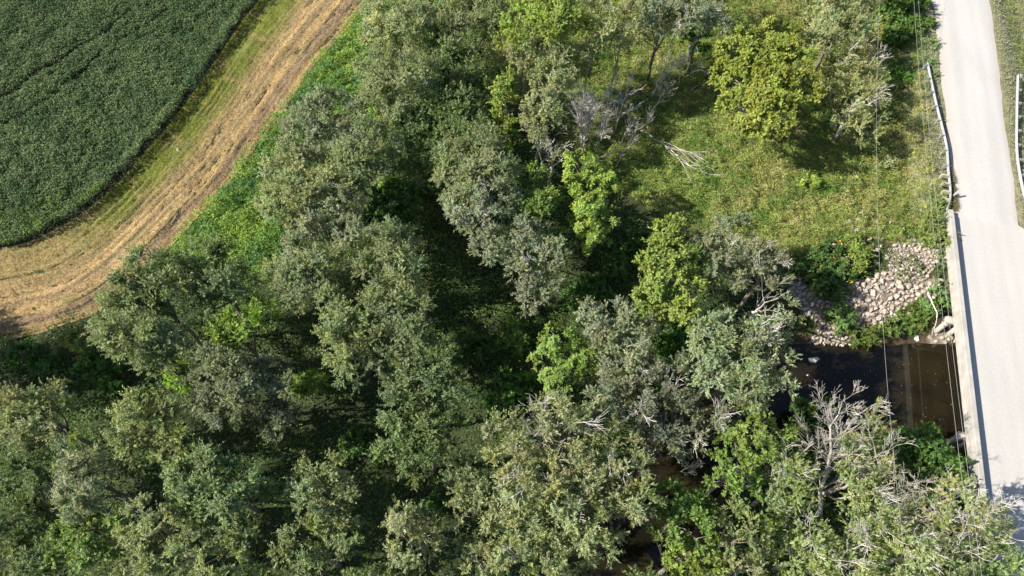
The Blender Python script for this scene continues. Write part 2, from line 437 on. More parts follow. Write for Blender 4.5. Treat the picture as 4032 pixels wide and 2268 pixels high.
for t in (BR1-.6, BR0+.6):
    mb = MB(); rbox(mb, .1, 7.5, t-.4, t+.4, -2.6, -.425); mb.build('abutment', M['conc_dark'], br)
# small raised end posts of the left parapet
for t, s in ((BR1+.25, .0), (BR1+.25, 7.2)):
    mb = MB(); rbox(mb, s, s+.39, t-.24, t+.24, -.3, .72); mb.build('end_post', M['concrete'], br)

# ------------------------------------------------------------------ guardrails
def catmull(pts, n):
    pts = [np.array(p, float) for p in pts]; pts = [2*pts[0]-pts[1]]+pts+[2*pts[-1]-pts[-2]]; out = []
    for i in range(1, len(pts)-2):
        for k in range(n):
            t = k/n; a, b, c, d = pts[i-1:i+3]
            out.append(.5*((2*b)+(-a+c)*t+(2*a-5*b+4*c-d)*t*t+(-a+3*b-3*c+d)*t**3))
    out.append(pts[-2]); return np.array(out)
def guardrail(ctrl, label, side, wood_last=0):
    line = catmull(ctrl, 14); root = empty('guardrail', line[len(line)//2]*[1, 1, 0]); tag(root, label, 'guardrail', 'steel guardrails flanking the road')
    d = np.gradient(line[:, :2], axis=0); d /= np.hypot(*d.T)[:, None]; nn = np.stack([-d[:, 1], d[:, 0]], 1)*side   # away from road
    prof = [(.0, -.155), (.012, -.14), (-.07, -.10), (-.075, -.06), (.0, -.02), (.0, .02), (-.075, .06), (-.07, .10), (.012, .14), (.0, .155)]
    V = []; F = []; k = len(prof)
    for th in (0, .018):
        for p, n_ in zip(line, nn):
            for o, h in prof: q = p[:2]+n_*(o+th); V.append((q[0], q[1], p[2]+h-.155))
    m = len(line)
    for l in (0, 1):
        for i in range(m-1):
            for j in range(k-1):
                a = l*m*k+i*k+j; F.append((a, a+1, a+k+1, a+k) if l else (a, a+k, a+k+1, a+1))
    for i in range(m-1):
        for j in (0, k-1):
            a = i*k+j; F.append((a, a+k, a+k+m*k, a+m*k))
    me = bpy.data.meshes.new('beam'); me.from_pydata(V, [], F); me.materials.append(M['steel']); link('beam', me, root)
    # flat folded lip along the rail top so that it reads from above
    L = np.r_[0, np.cumsum(np.hypot(*np.diff(line[:, :2], axis=0).T))]
    at = np.arange(.25, L[-1], 1.905)
    sp = list(at)
    if wood_last:
        sp = [a for a in at if a < L[-1]-4.2]+list(np.arange(L[-1]-4.0, L[-1]-.1, .98))
    for q in sp:
        x = np.interp(q, L, line[:, 0]); y = np.interp(q, L, line[:, 1]); z = np.interp(q, L, line[:, 2])
        nx = np.interp(q, L, nn[:, 0]); ny = np.interp(q, L, nn[:, 1]); tx, ty = -ny*side, nx*side
        w_ = wood_last and q > L[-1]-4.2
        mb = MB()
        def bx(o0, o1, hw_, z0, z1):
            c = []
            for zz_ in (z0, z1):
                for o, h in ((o0, -hw_), (o1, -hw_), (o1, hw_), (o0, hw_)): c.append((x+nx*o+tx*h, y+ny*o+ty*h, zz_))
            mb.quadbox(c)
        gz = float(terrain(np.array([x]), np.array([y]))[0])-.3
        if w_: bx(.03, .50, .085, z-.38, z+.02); b_ = 'wood'
        else:
            bx(.03, .045, .05, z-.36, z-.0); bx(.045, .19, .006, z-.36, z-.0); bx(.19, .205, .05, z-.36, z)
        blk = mb.build('offset_block', M['wood' if w_ else 'steel'], root)
        mb = MB()
        if w_: bx(.505, .70, .10, gz, z+.02)
        else:
            bx(.21, .222, .05, gz, z+.04); bx(.222, .33, .006, gz, z+.04); bx(.33, .342, .05, gz, z+.04)
        mb.build('post', M['wood' if w_ else 'steel'], root)
    p = line[0]; q = line[1]; mb = MB()  # rolled end piece
    e = p-(q-p)/np.linalg.norm(q-p)*.12
    nn0 = nn[0]
    pts = [(p[0]+nn0[0]*.0, p[1]+nn0[1]*.0), (e[0]+nn0[0]*.06, e[1]+nn0[1]*.06), (e[0]+nn0[0]*.22, e[1]+nn0[1]*.22), (p[0]+nn0[0]*.30, p[1]+nn0[1]*.30)]
    V = [(a, b, p[2]-.31) for a, b in pts]+[(a, b, p[2]) for a, b in pts]
    me = bpy.data.meshes.new('end_terminal'); me.from_pydata(V, [], [(i, i+1, i+5, i+4) for i in range(3)]); me.materials.append(M['steel'])
    o = link('end_terminal', me, root); so_ = o.modifiers.new('solid', 'SOLIDIFY'); so_.thickness = .012
    return root
lc = [P(3656, 247, .72), P(3689, 400, .72), P(3729, 562, .72), P(3737, 659, .72), P(3746, 762, .72), R(-.06, BR1+.55, .70)]
guardrail(lc, 'long steel guardrail left of the road, curving down to the bridge end', -1, 1)
rc = [P(4012, 292, .72), P(4008, 450, .72), P(4009, 600, .72), P(4032, 740, .72), R(7.3, 11.2, .72), R(7.25, BR1+.55, .7)]
guardrail(rc, 'short steel guardrail at the right edge of the photo, beyond the road', 1)
# slim cable brace at the left terminal
# delineator post at the bridge end
dl = empty('delineator_post', R(.72, BR1+2.4, -.05)); tag(dl, 'leaning narrow steel marker post in dry weeds at the bridge end', 'marker post')
b0 = np.array(R(.62, BR1+2.3, -.1)); b1 = b0+np.array([.35, .22, 1.15])
mb = MB(); ux = np.array([.05, -.04, 0]); uy = np.array([.012, .016, 0])
mb.quadbox([b0-ux-uy, b0+ux-uy, b0+ux+uy, b0-ux+uy, b1-ux-uy, b1+ux-uy, b1+ux+uy, b1-ux+uy]); mb.build('post', M['steel'], dl)
m0 = b1*.62+b0*.38; mb = MB(); ux2 = ux*1.6; of = np.array([-.02, -.03, 0])
mb.quadbox([m0-ux2+of, m0+ux2+of, m0+ux2+of*1.6, m0-ux2+of*1.6, b1-ux2+of, b1+ux2+of, b1+ux2+of*1.6, b1-ux2+of*1.6]); mb.build('reflector_plate', M['steel'], dl)

# ------------------------------------------------------------------ power lines
def wire(co, z0, z1, k, rad, label):
    ys = np.linspace(-22, 98, 60); pts = []
    for y in ys: pts.append((co[0]*y+co[1], y, z0+(z1-z0)*y/70+k*y*(y-70)))
    mb = MB(); mb.tube(pts, rad, 6); o = mb.build('power_line', M['wire'], None, True)
    tag(o, label, 'power line', 'overhead lines beside the road'); return pts
ends = []
for co, z0, z1, k, rad, lb in (((.2429, 21.393), 11, 11, .003, .0085, 'single overhead line farthest left of the road, crossing meadow, stones and creek'),
                               ((.2561, 20.712), 18, 14, .001, .0075, 'left one of the close pair of overhead lines beside the bridge'),
                               ((.2568, 21.0567), 18, 14, .001, .0075, 'right one of the close pair of overhead lines, nearest the bridge parapet')):
    ends.append(wire(co, z0, z1, k, rad, lb))
for i in (0, -1):
    ps = [e[i] for e in ends]; cx = sum(p[0] for p in ps[1:])/2; y = ps[0][1]
    for grp, lb in (((ps[0],), 'left'), (ps[1:], 'right')):
        gx = sum(p[0] for p in grp)/len(grp); gz = float(terrain(np.array([gx]), np.array([y]))[0]); zt = max(p[2] for p in grp)
        root = empty('utility_pole', (gx, y, gz)); tag(root, 'wooden utility pole outside the frame, %s line, %s end' % (lb, 'near' if i == 0 else 'far'), 'utility pole', 'utility poles')
        mb = MB(); mb.tube([(gx, y, gz-.5), (gx, y, zt+.6)], [.17, .12], 10); mb.build('pole', M['pole'], root, True)
        if len(grp) > 1:
            mb = MB(); xs = [p[0] for p in grp]
            for p in grp: mb.tube([(gx, y, zt-.4), (p[0], y, p[2]-.02)], .05, 6)
            mb.build('cross_arm', M['pole'], root)

# ------------------------------------------------------------------ foliage makers
UP = np.array([0, 0, 1.])
def unit(a): return a/np.maximum(np.linalg.norm(a, axis=1, keepdims=True), 1e-9)
def leaf_tris(p, d, nrm, L, W, col, kite=False):
    """p base, d direction, nrm approximate normal, arrays"""
    s = unit(np.cross(d, nrm)); n = len(p); L = L[:, None]; W = W[:, None]
    if kite:
        q = np.stack([p, p+d*L*.45+s*W, p+d*L, p+d*L*.45-s*W], 1).reshape(-1, 3)
        return q, np.arange(4*n).reshape(n, 4), np.repeat(col, 4, 0)
    q = np.stack([p-s*W, p+s*W, p+d*L], 1).reshape(-1, 3)
    return q, np.arange(3*n).reshape(n, 3), np.repeat(col, 3, 0)

STY = {  # leaf colour, leaf length, half width, leaves per shoot, shoot length, density, droop, twig colour mix
 'willow':  dict(c=(.140, .162, .082), L=.165, W=.044, k=17, sl=.75, dn=1.0, dr=.0),
 'pale':    dict(c=(.182, .198, .105), L=.16, W=.043, k=17, sl=.65, dn=1.0, dr=.0),
 'silver':  dict(c=(.152, .170, .108), L=.16, W=.043, k=17, sl=.6, dn=1.0, dr=.0),
 'green':   dict(c=(.095, .128, .050), L=.19, W=.055, k=15, sl=.8, dn=1.0, dr=.0),
 'lime':    dict(c=(.150, .190, .045), L=.21, W=.065, k=14, sl=.7, dn=1.0, dr=.0),
 'bright':  dict(c=(.142, .195, .042), L=.27, W=.06, k=10, sl=.35, dn=.75, dr=.0, ros=1),
 'olive':   dict(c=(.160, .186, .042), L=.19, W=.07, k=15, sl=.5, dn=1.0, dr=.0),
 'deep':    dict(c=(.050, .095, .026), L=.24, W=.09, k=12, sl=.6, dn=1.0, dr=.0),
 'thin':    dict(c=(.172, .188, .088), L=.19, W=.055, k=13, sl=.8, dn=.55, dr=.0),
}
def crown(lobes, sty, rng, dens=1.0, clump=.85, cmul=(1, 1, 1)):
    """lobes: (x,y,z,r,rz). returns V,F,col and clump centres"""
    S = STY[sty]; P_, D_, N_, C_ = [], [], [], []; CC = []
    cen = np.array([[l[0], l[1], l[2]] for l in lobes]).mean(0)
    base = np.array(S['c'])*np.array(cmul)*1.85
    for (x, y, z, r, rz) in lobes:
        nc = max(5, int(7.0*(r/.9)**2/(clump/.85)**2))
        d = rng.normal(size=(nc*2, 3)); d = unit(d); d = d[d[:, 2] > -.45][:nc]
        rad = rng.uniform(.5, 1.12, len(d))**.7
        cc = np.array([x, y, z])+d*rad[:, None]*np.array([r, r, rz])
        CC.append(cc)
        for j in range(len(cc)):
            cr = clump*rng.uniform(.5, 1.15)*min(1, r/1.3)
            ns = max(6, int(23*S['dn']*dens*(cr/.85)**2))
            sd = unit(rng.normal(size=(ns, 3))*.8+d[j]*.75+UP*.6)
            st = cc[j]+sd*cr*rng.uniform(.0, .35, (ns, 1))
            sL = S['sl']*rng.uniform(.6, 1.25, (ns, 1))*(.6+.4*cr/.85)
            k = S['k']
            if S.get('ros'):
                tq = rng.uniform(.55, 1, (ns, k, 1))
            else: tq = (np.arange(k)[None, :, None]+rng.uniform(0, 1, (ns, k, 1)))/k
            bend = rng.normal(size=(ns, 1, 3))*.15+UP*.12
            p = st[:, None]+sd[:, None]*(sL[:, None]*tq)+bend*(tq**2)*sL[:, None]
            a = rng.normal(size=(ns, k, 3)); a -= sd[:, None]*(a*sd[:, None]).sum(2, keepdims=True)
            a /= np.linalg.norm(a, axis=2, keepdims=True)
            dd = a*(.95 if S.get('ros') else .8)+sd[:, None]*(.35 if S.get('ros') else .75)
            p = p+rng.normal(size=p.shape)*.03
            nn = rng.normal(size=p.shape)*.24+UP*.42+d[j]*.5+sd[:, None]*.5
            tone = rng.uniform(.8, 1.22)
            cj = base*tone*np.array([rng.uniform(.9, 1.12), 1, rng.uniform(.85, 1.15)])
            stone = rng.uniform(.88, 1.14, (ns, 1, 1))
            c = cj*stone*np.ones((ns, k, 1))
            P_.append(p.reshape(-1, 3)); D_.append(dd.reshape(-1, 3)); N_.append(nn.reshape(-1, 3)); C_.append(c.reshape(-1, 3))
    p = np.concatenate(P_); d = unit(np.concatenate(D_)); nn = unit(np.concatenate(N_)); c = np.concatenate(C_)
    L = S['L']*rng.uniform(.7, 1.3, len(p)); W = S['W']*rng.uniform(.75, 1.25, len(p))
    v, f, cc_ = leaf_tris(p, d, nn, L, W, c, kite=bool(S.get('ros')))
    return v, f, cc_, np.concatenate(CC)
def grow(p, d, L, r, depth, out, rng, nch=4, wob=.18, up=.08, ang=(.35, .8), minr=.015, lf=(.45, .75)):
    seg = 4 if depth > 0 else 3; pts = [p.copy()]; rs = [r]; dd = d.copy(); q = p.copy()
    for i in range(seg):
        dd = dd+rng.normal(size=3)*wob+UP*up; dd /= np.linalg.norm(dd)
        q = q+dd*L/seg; pts.append(q.copy()); rs.append(max(minr*.7, r*(1-.6*(i+1)/seg)))
    out.append((pts, rs, depth))
    if depth <= 0: return
    for c in range(nch):
        i = rng.integers(1, seg+1) if c else seg
        base = pts[i]; bd = (pts[i]-pts[i-1]); bd /= np.linalg.norm(bd)
        a = rng.normal(size=3); a -= bd*a.dot(bd); a /= np.linalg.norm(a)
        an = rng.uniform(*ang)*(1 if c else .4)
        nd = bd*math.cos(an)+a*math.sin(an)
        grow(base, nd, L*rng.uniform(*lf), max(minr, rs[i]*.62), depth-1, out, rng, nch, wob, up, ang, minr, lf)
def tubes(out, big=6):
    mb = MB()
    for pts, rs, dep in out: mb.tube(pts, rs, big if rs[0] > .06 else (4 if rs[0] > .03 else 3), cap=rs[0] > .06)
    return mb

ntri = 0
def make_tree(name, lobesV, sty, zc, label, cat='tree', lean=(0, 0), group=None, bark='bark', bare=0, dens=1.0, seed=0, clump=.85, cmul=(1, 1, 1), flat=1.0, tr=.17):
    """lobesV: (x, y, r[, dz]) surveyed on the photograph sheet, at crown height zc"""
    global ntri
    rng = np.random.default_rng(seed+11); W_ = []
    for l in lobesV:
        dz = l[3] if len(l) > 3 else rng.uniform(-1.3, .9)*(1 if cat == 'tree' else .3)
        z = zc+dz; c = PV(l[0], l[1], z); r = l[2]*VS*scale_at(l[0]*VS, l[1]*VS, z)*((1.0 if l[0] < 1250 and l[1] > 900 else 1.06) if cat == 'tree' else 1)
        W_.append((c[0], c[1], z, r, min(r*flat, 2.3)))
    A = np.array(W_); cx, cy = (A[:, :2]*A[:, 3:4]**2).sum(0)/(A[:, 3]**2).sum()
    cx += lean[0]; cy += lean[1]
    gz = float(terrain(np.array([cx]), np.array([cy]))[0])
    root = empty(name, (cx, cy, gz)); tag(root, label, cat, group)
    if cat == 'tree' and lobesV[0][0] < 1250 and lobesV[0][1] > 880 and lobesV[0][0] > -40: dens *= 1.3   # close-grown lower wood
    v, f, c, cc = crown(W_, sty, rng, dens, clump, cmul)
    ntri += len(f)*(f.shape[1]-2)
    link('crown', mesh_np('crown', v, f, M['leaf'], c), root)
    if cat == 'tree':
        zt = A[:, 2].max(); hh = zt-gz; top = np.array([A[:, 0].mean(), A[:, 1].mean(), zt])
        pts = [np.array([cx, cy, gz-.3])]
        for i in (1, 2, 3, 4): pts.append(np.array([cx, cy, gz])*(1-i/4)+top*(i/4)+rng.normal(size=3)*.12*[1, 1, 0])
        rs = [tr*1.25, tr, tr*.85, tr*.6, tr*.3]
        out = [(pts, rs, 3)]
        for l in A:
            k = rng.uniform(.35, .6); s0 = np.array([cx, cy, gz])*(1-k)+top*k; e = l[:3]
            mid = (s0+e)/2+rng.normal(size=3)*.25
            out.append(([s0, mid, e], [tr*.5, tr*.38, .03], 2))
            near = cc[np.linalg.norm((cc-e)/l[3], axis=1) < 1.1]
            for q in near[rng.permutation(len(near))[:2]]:
                out.append(([e*.5+mid*.5, (e+q)/2+rng.normal(size=3)*.1, q], [.045, .035, .018], 1))
        mb = tubes(out); ntri += 2*len(mb.f); mb.build('trunk', M[bark], root, True)
        if bare:
            pick = cc[np.argsort(-(cc[:, 2]+rng.uniform(0, 2, len(cc))))][:(bare+1)//2+1]
            for q in pick:
                o2 = []; s0 = top*.5+np.array([cx, cy, gz+hh*.5])*.5; s0 = s0*.4+q*.6
                dd = q-s0+UP*.4; dd /= np.linalg.norm(dd)
                grow(s0, dd, rng.uniform(1.0, 1.9), .035, 3, o2, rng, 3, .16, .05)
                mb = tubes(o2); ntri += 2*len(mb.f); mb.build('dead_limb', M['dead'], root)
    return root
def dead_tree(base, top, h, label, ls=1.0, pole=0, stems=1, spread=.25, seed=0, r=.09, depth=4, mat='dead', cat='dead tree', zb=None, first=.35, nch=4, name='dead_tree', group='bare dead trees at the clearing', ang=(.25, .6), lf=(.42, .68)):
    global ntri
    rng = np.random.default_rng(seed+500)
    b = PV(*base, FZ); b[2] = float(terrain(b[:1], b[1:2])[0])
    b = PV(*base, b[2]); zt = b[2]+h if zb is None else zb
    t = PV(*top, zt)
    root = empty(name, b); tag(root, label, cat, group)
    for sI in range(stems):
        tt_ = t.copy(); bb = b.copy()
        if sI: tt_[:2] += rng.normal(size=2)*spread*h; tt_[2] -= rng.uniform(0, .25)*h; bb[:2] += rng.normal(size=2)*.25
        d = tt_-bb; Lt = np.linalg.norm(d); d /= Lt; Ls = Lt*.5
        pts = [bb]; q = bb.copy()
        for i in range(5): q = bb+d*Ls*(i+1)/5+rng.normal(size=3)*.05*Ls/3; pts.append(q)
        rs = [r, r*.92, r*.85, r*.78, r*.7, r*.6]
        if pole:                         # standing stem limbed all the way up
            npt = 11; pts = [bb+d*Lt*k/(npt-1)*.96+rng.normal(size=3)*.012*Lt*(k > 0) for k in range(npt)]
            rs = [max(.02, r*(1-.085*k)) for k in range(npt)]
            mb = MB(); mb.tube(pts, rs, 7); mb.build('trunk', M[mat], root, True)
            for c in range(pole):
                out = []; i = int(rng.integers(3, npt)); fr = i/(npt-1)
                a = rng.normal(size=3); a -= d*a.dot(d); a /= np.linalg.norm(a); an = rng.uniform(.45, .95)*(1.15-.6*fr)
                nd = d*math.cos(an)+a*math.sin(an)
                grow(pts[i], nd, ls*rng.uniform(.7, 1.25)*(.28-.17*fr)*Lt, max(.02, rs[i]*.34), depth-1, out, rng, nch, .16, .06, ang, .014, lf)
                mb = tubes(out); ntri += 2*len(mb.f); mb.build('limb', M[mat], root)
            continue
        mb = MB(); mb.tube(pts, rs, 7); mb.build('trunk', M[mat], root, True)
        for c in range(nch+1):
            out = []; i = 5 if c < 2 else rng.integers(2, 6)
            a = rng.normal(size=3); a -= d*a.dot(d); a /= np.linalg.norm(a); an = rng.uniform(.15, .5)*(.4 if c == 0 else 1)
            nd = d*math.cos(an)+a*math.sin(an)
            grow(pts[i], nd, ls*Lt*rng.uniform(.22, .34)*(1.25 if c == 0 else .9), r*.5, depth-1, out, rng, nch, .13, .03, ang, .015 if mat == 'white_dead' else .012, lf)
            mb = tubes(out); ntri += 2*len(mb.f); mb.build('limb', M[mat], root)
    return root

# ------------------------------------------------------------------ the wood
G1, G2, G3 = 'grey-green willows of the wood', 'bright broadleaf trees of the wood', 'thin-leaved trees near the bridge'
TREES = [
 # name, lobes, style, crown height, label, group, extras
 ('willow_tree', [(975, 30, 55), (1010, 100, 60), (1040, 55, 45), (960, 90, 40)], 'pale', 7.5, 'pale grey willow at the top edge, first tree right of the mown strip', G1, {}),
 ('willow_tree', [(955, 175, 50), (1000, 225, 60), (950, 265, 45), (1010, 290, 45), (1050, 190, 45)], 'willow', 7.5, 'grey willow just below the top-edge one, bulging over the bright weed strip', G1, {}),
 ('willow_tree', [(1150, 20, 50), (1210, 50, 55), (1160, 80, 40), (1250, 20, 40)], 'willow', 7, 'grey-green willow at the top edge left of the sunlit thin-trunked trees', G1, {}),
 ('alder_tree', [(1110, 130, 50), (1175, 165, 55), (1090, 200, 40), (1140, 210, 40)], 'green', 6.5, 'feathery green tree between the left willows and a small dark clearing', G1, {}),
 ('alder_tree', [(1110, 290, 45), (1160, 280, 45), (1140, 345, 50), (1090, 345, 35), (1190, 330, 35)], 'green', 6.0, 'spiky mid-green tree left of the narrow columnar tree', G1, {}),
 ('alder_tree', [(1040, 330, 45), (1020, 395, 40), (1060, 440, 35)], 'green', 5.0, 'dark green understorey tree with open dim gaps around its trunk', G1, dict(dens=.7)),
 ('columnar_tree', [(1265, 212, 27, 1.5), (1268, 262, 27, .7), (1262, 315, 26, 0), (1275, 355, 22, -.8)], 'lime', 5.5, 'narrow columnar yellow-green tree standing in the upper middle of the wood', G2, {}),
 ('alder_tree', [(1205, 245, 30), (1225, 200, 28), (1210, 300, 28)], 'green', 5.5, 'small dark green tree close beside the narrow columnar one', G1, dict(dens=.8)),
 ('willow_tree', [(780, 300, 50), (840, 290, 55), (760, 350, 50), (830, 360, 55), (890, 350, 45)], 'silver', 7.5, 'silvery willow whose crown juts above the bright green weeds', G1, {}),
 ('willow_tree', [(910, 400, 50), (950, 370, 45), (880, 430, 50), (930, 440, 40)], 'willow', 7.0, 'rounded willow right behind the silvery one, shading dark undergrowth', G1, {}),
 ('willow_tree', [(720, 440, 50), (770, 430, 55), (715, 510, 50), (780, 500, 60), (830, 470, 45)], 'pale', 7.5, 'wide pale willow overhanging the weeds halfway down the mown strip', G1, {}),
 ('willow_tree', [(830, 550, 55), (780, 580, 45), (870, 520, 45), (880, 590, 40), (760, 630, 40)], 'silver', 7.0, 'silvery willow south of the wide pale one, above the lower weeds', G1, {}),
 ('alder_tree', [(1000, 505, 40), (960, 545, 40), (1040, 540, 30)], 'deep', 3.5, 'low deep-green tree in the shade between two willow masses', G1, dict(cmul=(1, 1, 1))),
 ('willow_tree', [(1160, 400, 50), (1215, 385, 50), (1250, 430, 45), (1150, 455, 45), (1200, 455, 50)], 'willow', 7.0, 'dense willow with spiky top in the middle of the wood, above a pale twin', G1, {}),
 ('willow_tree', [(1250, 500, 48), (1180, 530, 48), (1225, 555, 50), (1160, 500, 35), (1230, 620, 38)], 'silver', 7.0, 'silver-leaved willow with bare grey twigs on its lower side, mid-wood', G1, dict(bare=6)),
 ('locust_tree', [(1340, 465, 38), (1345, 515, 42), (1375, 545, 32), (1320, 550, 30)], 'lime', 5.0, 'soft yellow-green feathery tree left of the brightest large-leaved tree', G2, dict(cmul=(.7, .78, .9))),
 ('walnut_tree', [(1455, 415, 34), (1495, 455, 42), (1440, 475, 38), (1475, 520, 42), (1530, 470, 28)], 'bright', 6.0, 'vivid lime-green large-leaved tree beside the bare dead shrub clump', G2, dict(tr=.12)),
 ('walnut_tree', [(1475, 585, 36), (1535, 560, 30), (1450, 565, 28), (1500, 620, 30, -1.5)], 'bright', 5.0, 'smaller vivid lime tree touching the shaded meadow edge', G2, dict(tr=.11)),
 ('willow_tree', [(1320, 590, 40), (1300, 640, 42), (1355, 610, 38)], 'silver', 6.5, 'pale silver willow directly below the soft feathery tree', G1, {}),
 ('willow_tree', [(1395, 645, 38), (1370, 690, 42), (1320, 690, 42), (1335, 745, 34), (1370, 740, 28)], 'silver', 6.0, 'silver willow reaching down into the big black shadow gap', G1, dict(bare=3)),
 ('willow_tree', [(1360, 275, 38, 1), (1345, 310, 32, 0), (1395, 300, 22, 0)], 'pale', 6.0, 'small round pale willow alone left of the bare dead shrub clump', G1, dict(bark='palebark')),
 ('willow_tree', [(1390, 372, 26), (1350, 360, 18), (1420, 395, 20)], 'silver', 4.0, 'scraggy half-dead sapling under the small round pale willow', G1, dict(bare=6, dens=.6, bark='dead')),
 ('willow_tree', [(1340, 140, 48), (1395, 125, 45), (1430, 165, 42), (1380, 195, 40), (1410, 220, 26)], 'pale', 7.0, 'broad pale willow below the sunlit thin-trunked row', G1, dict(bark='palebark')),
 ('box_elder_tree', [(1310, 60, 40), (1350, 20, 42), (1290, 100, 30)], 'lime', 9.5, 'sunlit yellow-green tree at the left end of the thin-trunked row', G2, dict(tr=.1, bark='palebark')),
 ('box_elder_tree', [(1400, 20, 42), (1430, 65, 40), (1385, 70, 30)], 'lime', 9.5, 'sunlit yellow-green tree second in the thin-trunked row at the top edge', G2, dict(tr=.1, bark='palebark')),
 ('box_elder_tree', [(1490, 30, 42), (1480, 90, 36), (1520, 75, 32)], 'thin', 8.5, 'pale olive thin-trunked tree in the middle of the top-edge row', G2, dict(tr=.1, bark='palebark', dens=1.1)),
 ('box_elder_tree', [(1560, 45, 40), (1545, 105, 32), (1590, 85, 28)], 'thin', 8.5, 'pale olive thin-trunked tree at the right end of the top-edge row', G2, dict(tr=.1, bark='palebark', dens=1.1)),
 ('willow_tree', [(1660, 20, 45), (1700, 60, 40), (1640, 70, 34)], 'silver', 7.0, 'grey willow at the top edge with dead limbs at its foot', G1, dict(bare=6)),
 ('willow_tree', [(1775, 20, 50), (1800, 60, 38), (1740, 50, 38)], 'silver', 6.5, 'grey willow at the top edge above the olive-yellow oak', G1, dict(bare=2)),
 ('mulberry_tree', [(1745, 110, 30), (1770, 75, 30), (1725, 85, 24)], 'deep', 3.2, 'low vivid green leafy tree between grey willow and olive oak', G2, dict(cmul=(1.2, 1.5, .9))),
 ('oak_tree', [(1860, 135, 52), (1960, 105, 52, .8), (1915, 160, 55, 1), (1850, 200, 48), (1930, 225, 60, 1), (2000, 175, 48), (2010, 235, 42), (1870, 265, 50), (1950, 285, 48), (1885, 325, 36, -1)], 'olive', 5.6, 'large round olive-yellow tree standing alone in the sunny meadow', G2, dict(tr=.28, bark='palebark')),
 ('willow_tree', [(2080, 25, 50), (2140, 30, 50), (2100, 85, 50), (2160, 85, 34), (2060, 110, 34)], 'pale', 5.5, 'pale dusty willow at the top edge right of the olive-yellow oak', G1, {}),
 ('willow_tree', [(2160, 155, 38), (2120, 180, 34), (2185, 200, 30)], 'thin', 4.5, 'thin pale tree with a bare fan of twigs beside the power line', G3, dict(bare=6, bark='palebark', dens=1.3)),
 ('willow_tree', [(2150, 255, 36), (2195, 265, 30), (2120, 290, 30), (2160, 325, 38, -1.4), (2085, 240, 28)], 'thin', 4.0, 'half-bare pale tree with curved white branches in the meadow', G3, dict(bare=6, bark='palebark', dens=1.3)),
 # lower left
 ('elm_tree', [(390, 690, 50), (330, 735, 45), (430, 740, 50), (370, 780, 50)], 'green', 7.5, 'grey-green elm crowding the mown strip at its lower bend', G1, dict(cmul=(1.2, 1.1, 1.3))),
 ('elm_tree', [(300, 800, 50), (340, 850, 55), (280, 845, 40), (390, 860, 55), (400, 915, 40), (450, 860, 40)], 'willow', 7.5, 'large elm with drooping fringe beside the dark vine-covered hollow', G1, {}),
 ('elm_tree', [(510, 660, 48), (570, 670, 45), (500, 720, 45), (560, 740, 50), (600, 710, 36), (530, 780, 36)], 'green', 7.0, 'round-topped grey-green elm between two darker gaps near the strip', G1, dict(cmul=(1.15, 1.1, 1.3))),
 ('box_elder_tree', [(650, 785, 32), (615, 815, 36), (560, 850, 42), (610, 865, 36), (540, 880, 26)], 'lime', 6.5, 'sunlit yellow-green tree shaped like a bent arm, left lower wood', G2, dict(cmul=(.85, .95, .9))),
 ('willow_tree', [(735, 680, 45), (760, 735, 42), (820, 665, 45), (830, 730, 45), (780, 690, 36)], 'willow', 7.0, 'rounded willow in the centre-left mass, just right of a dark gap', G1, {}),
 ('willow_tree', [(940, 620, 45), (990, 615, 45), (960, 680, 50), (1020, 670, 40), (1010, 720, 36)], 'willow', 7.0, 'willow forming the upper right corner of the centre-left mass', G1, {}),
 ('willow_tree', [(850, 810, 45), (905, 790, 48), (860, 870, 45), (910, 860, 48), (890, 920, 42), (840, 760, 34)], 'willow', 7.5, 'tall willow at the left of the big black shadow gap', G1, dict(cmul=(1.05, 1.08, 1))),
 ('willow_tree', [(975, 790, 48), (1030, 780, 42), (985, 860, 48), (1045, 850, 42), (970, 925, 38), (1020, 910, 36)], 'green', 7.0, 'darker green-grey tree bordering the big black shadow gap on its left', G1, dict(cmul=(1.1, 1, 1.3))),
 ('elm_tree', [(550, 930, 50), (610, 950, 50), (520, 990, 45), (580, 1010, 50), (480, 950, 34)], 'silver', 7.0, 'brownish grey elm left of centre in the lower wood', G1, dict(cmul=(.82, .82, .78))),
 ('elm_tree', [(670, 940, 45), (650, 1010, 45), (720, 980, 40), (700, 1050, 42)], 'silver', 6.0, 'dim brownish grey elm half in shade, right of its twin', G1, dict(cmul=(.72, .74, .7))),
 ('elm_tree', [(375, 1030, 48), (325, 1070, 42), (420, 1070, 45), (350, 1125, 48), (430, 1130, 38)], 'willow', 6.8, 'yellowish grey elm right of the sunlit vine slope, lower left', G1, dict(cmul=(1.1, 1.08, .95))),
 ('elm_tree', [(1000, 960, 42), (1060, 970, 48), (1110, 945, 42), (1150, 980, 36), (1090, 1020, 45), (1000, 1030, 42)], 'green', 7.0, 'dark green elm with spiky shoots below the big black shadow gap', G1, dict(cmul=(.95, .95, 1.1))),
 ('elm_tree', [(1010, 1100, 42), (1070, 1090, 45), (1130, 1070, 40), (980, 1150, 36), (1060, 1160, 45), (1120, 1140, 38)], 'green', 6.0, 'dark green elm directly below the spiky one, lower centre', G1, {}),
 ('willow_tree', [(80, 1010, 45), (130, 1020, 40), (30, 1040, 45), (90, 1080, 45), (150, 1075, 34)], 'willow', 6.8, 'grey willow at the left edge below the dark vine slope', G1, dict(cmul=(1.05, 1, 1))),
 ('willow_tree', [(30, 1130, 50), (90, 1160, 50), (-20, 1200, 50), (50, 1230, 50), (100, 1260, 36), (30, 1310, 50), (90, 1340, 45), (20, 1390, 50), (110, 1420, 45)], 'willow', 5.5, 'dim grey willow filling the bottom left corner and edge', G1, dict(cmul=(.62, .7, .6))),  # leaf colour darkened to stand in for the shade in this corner
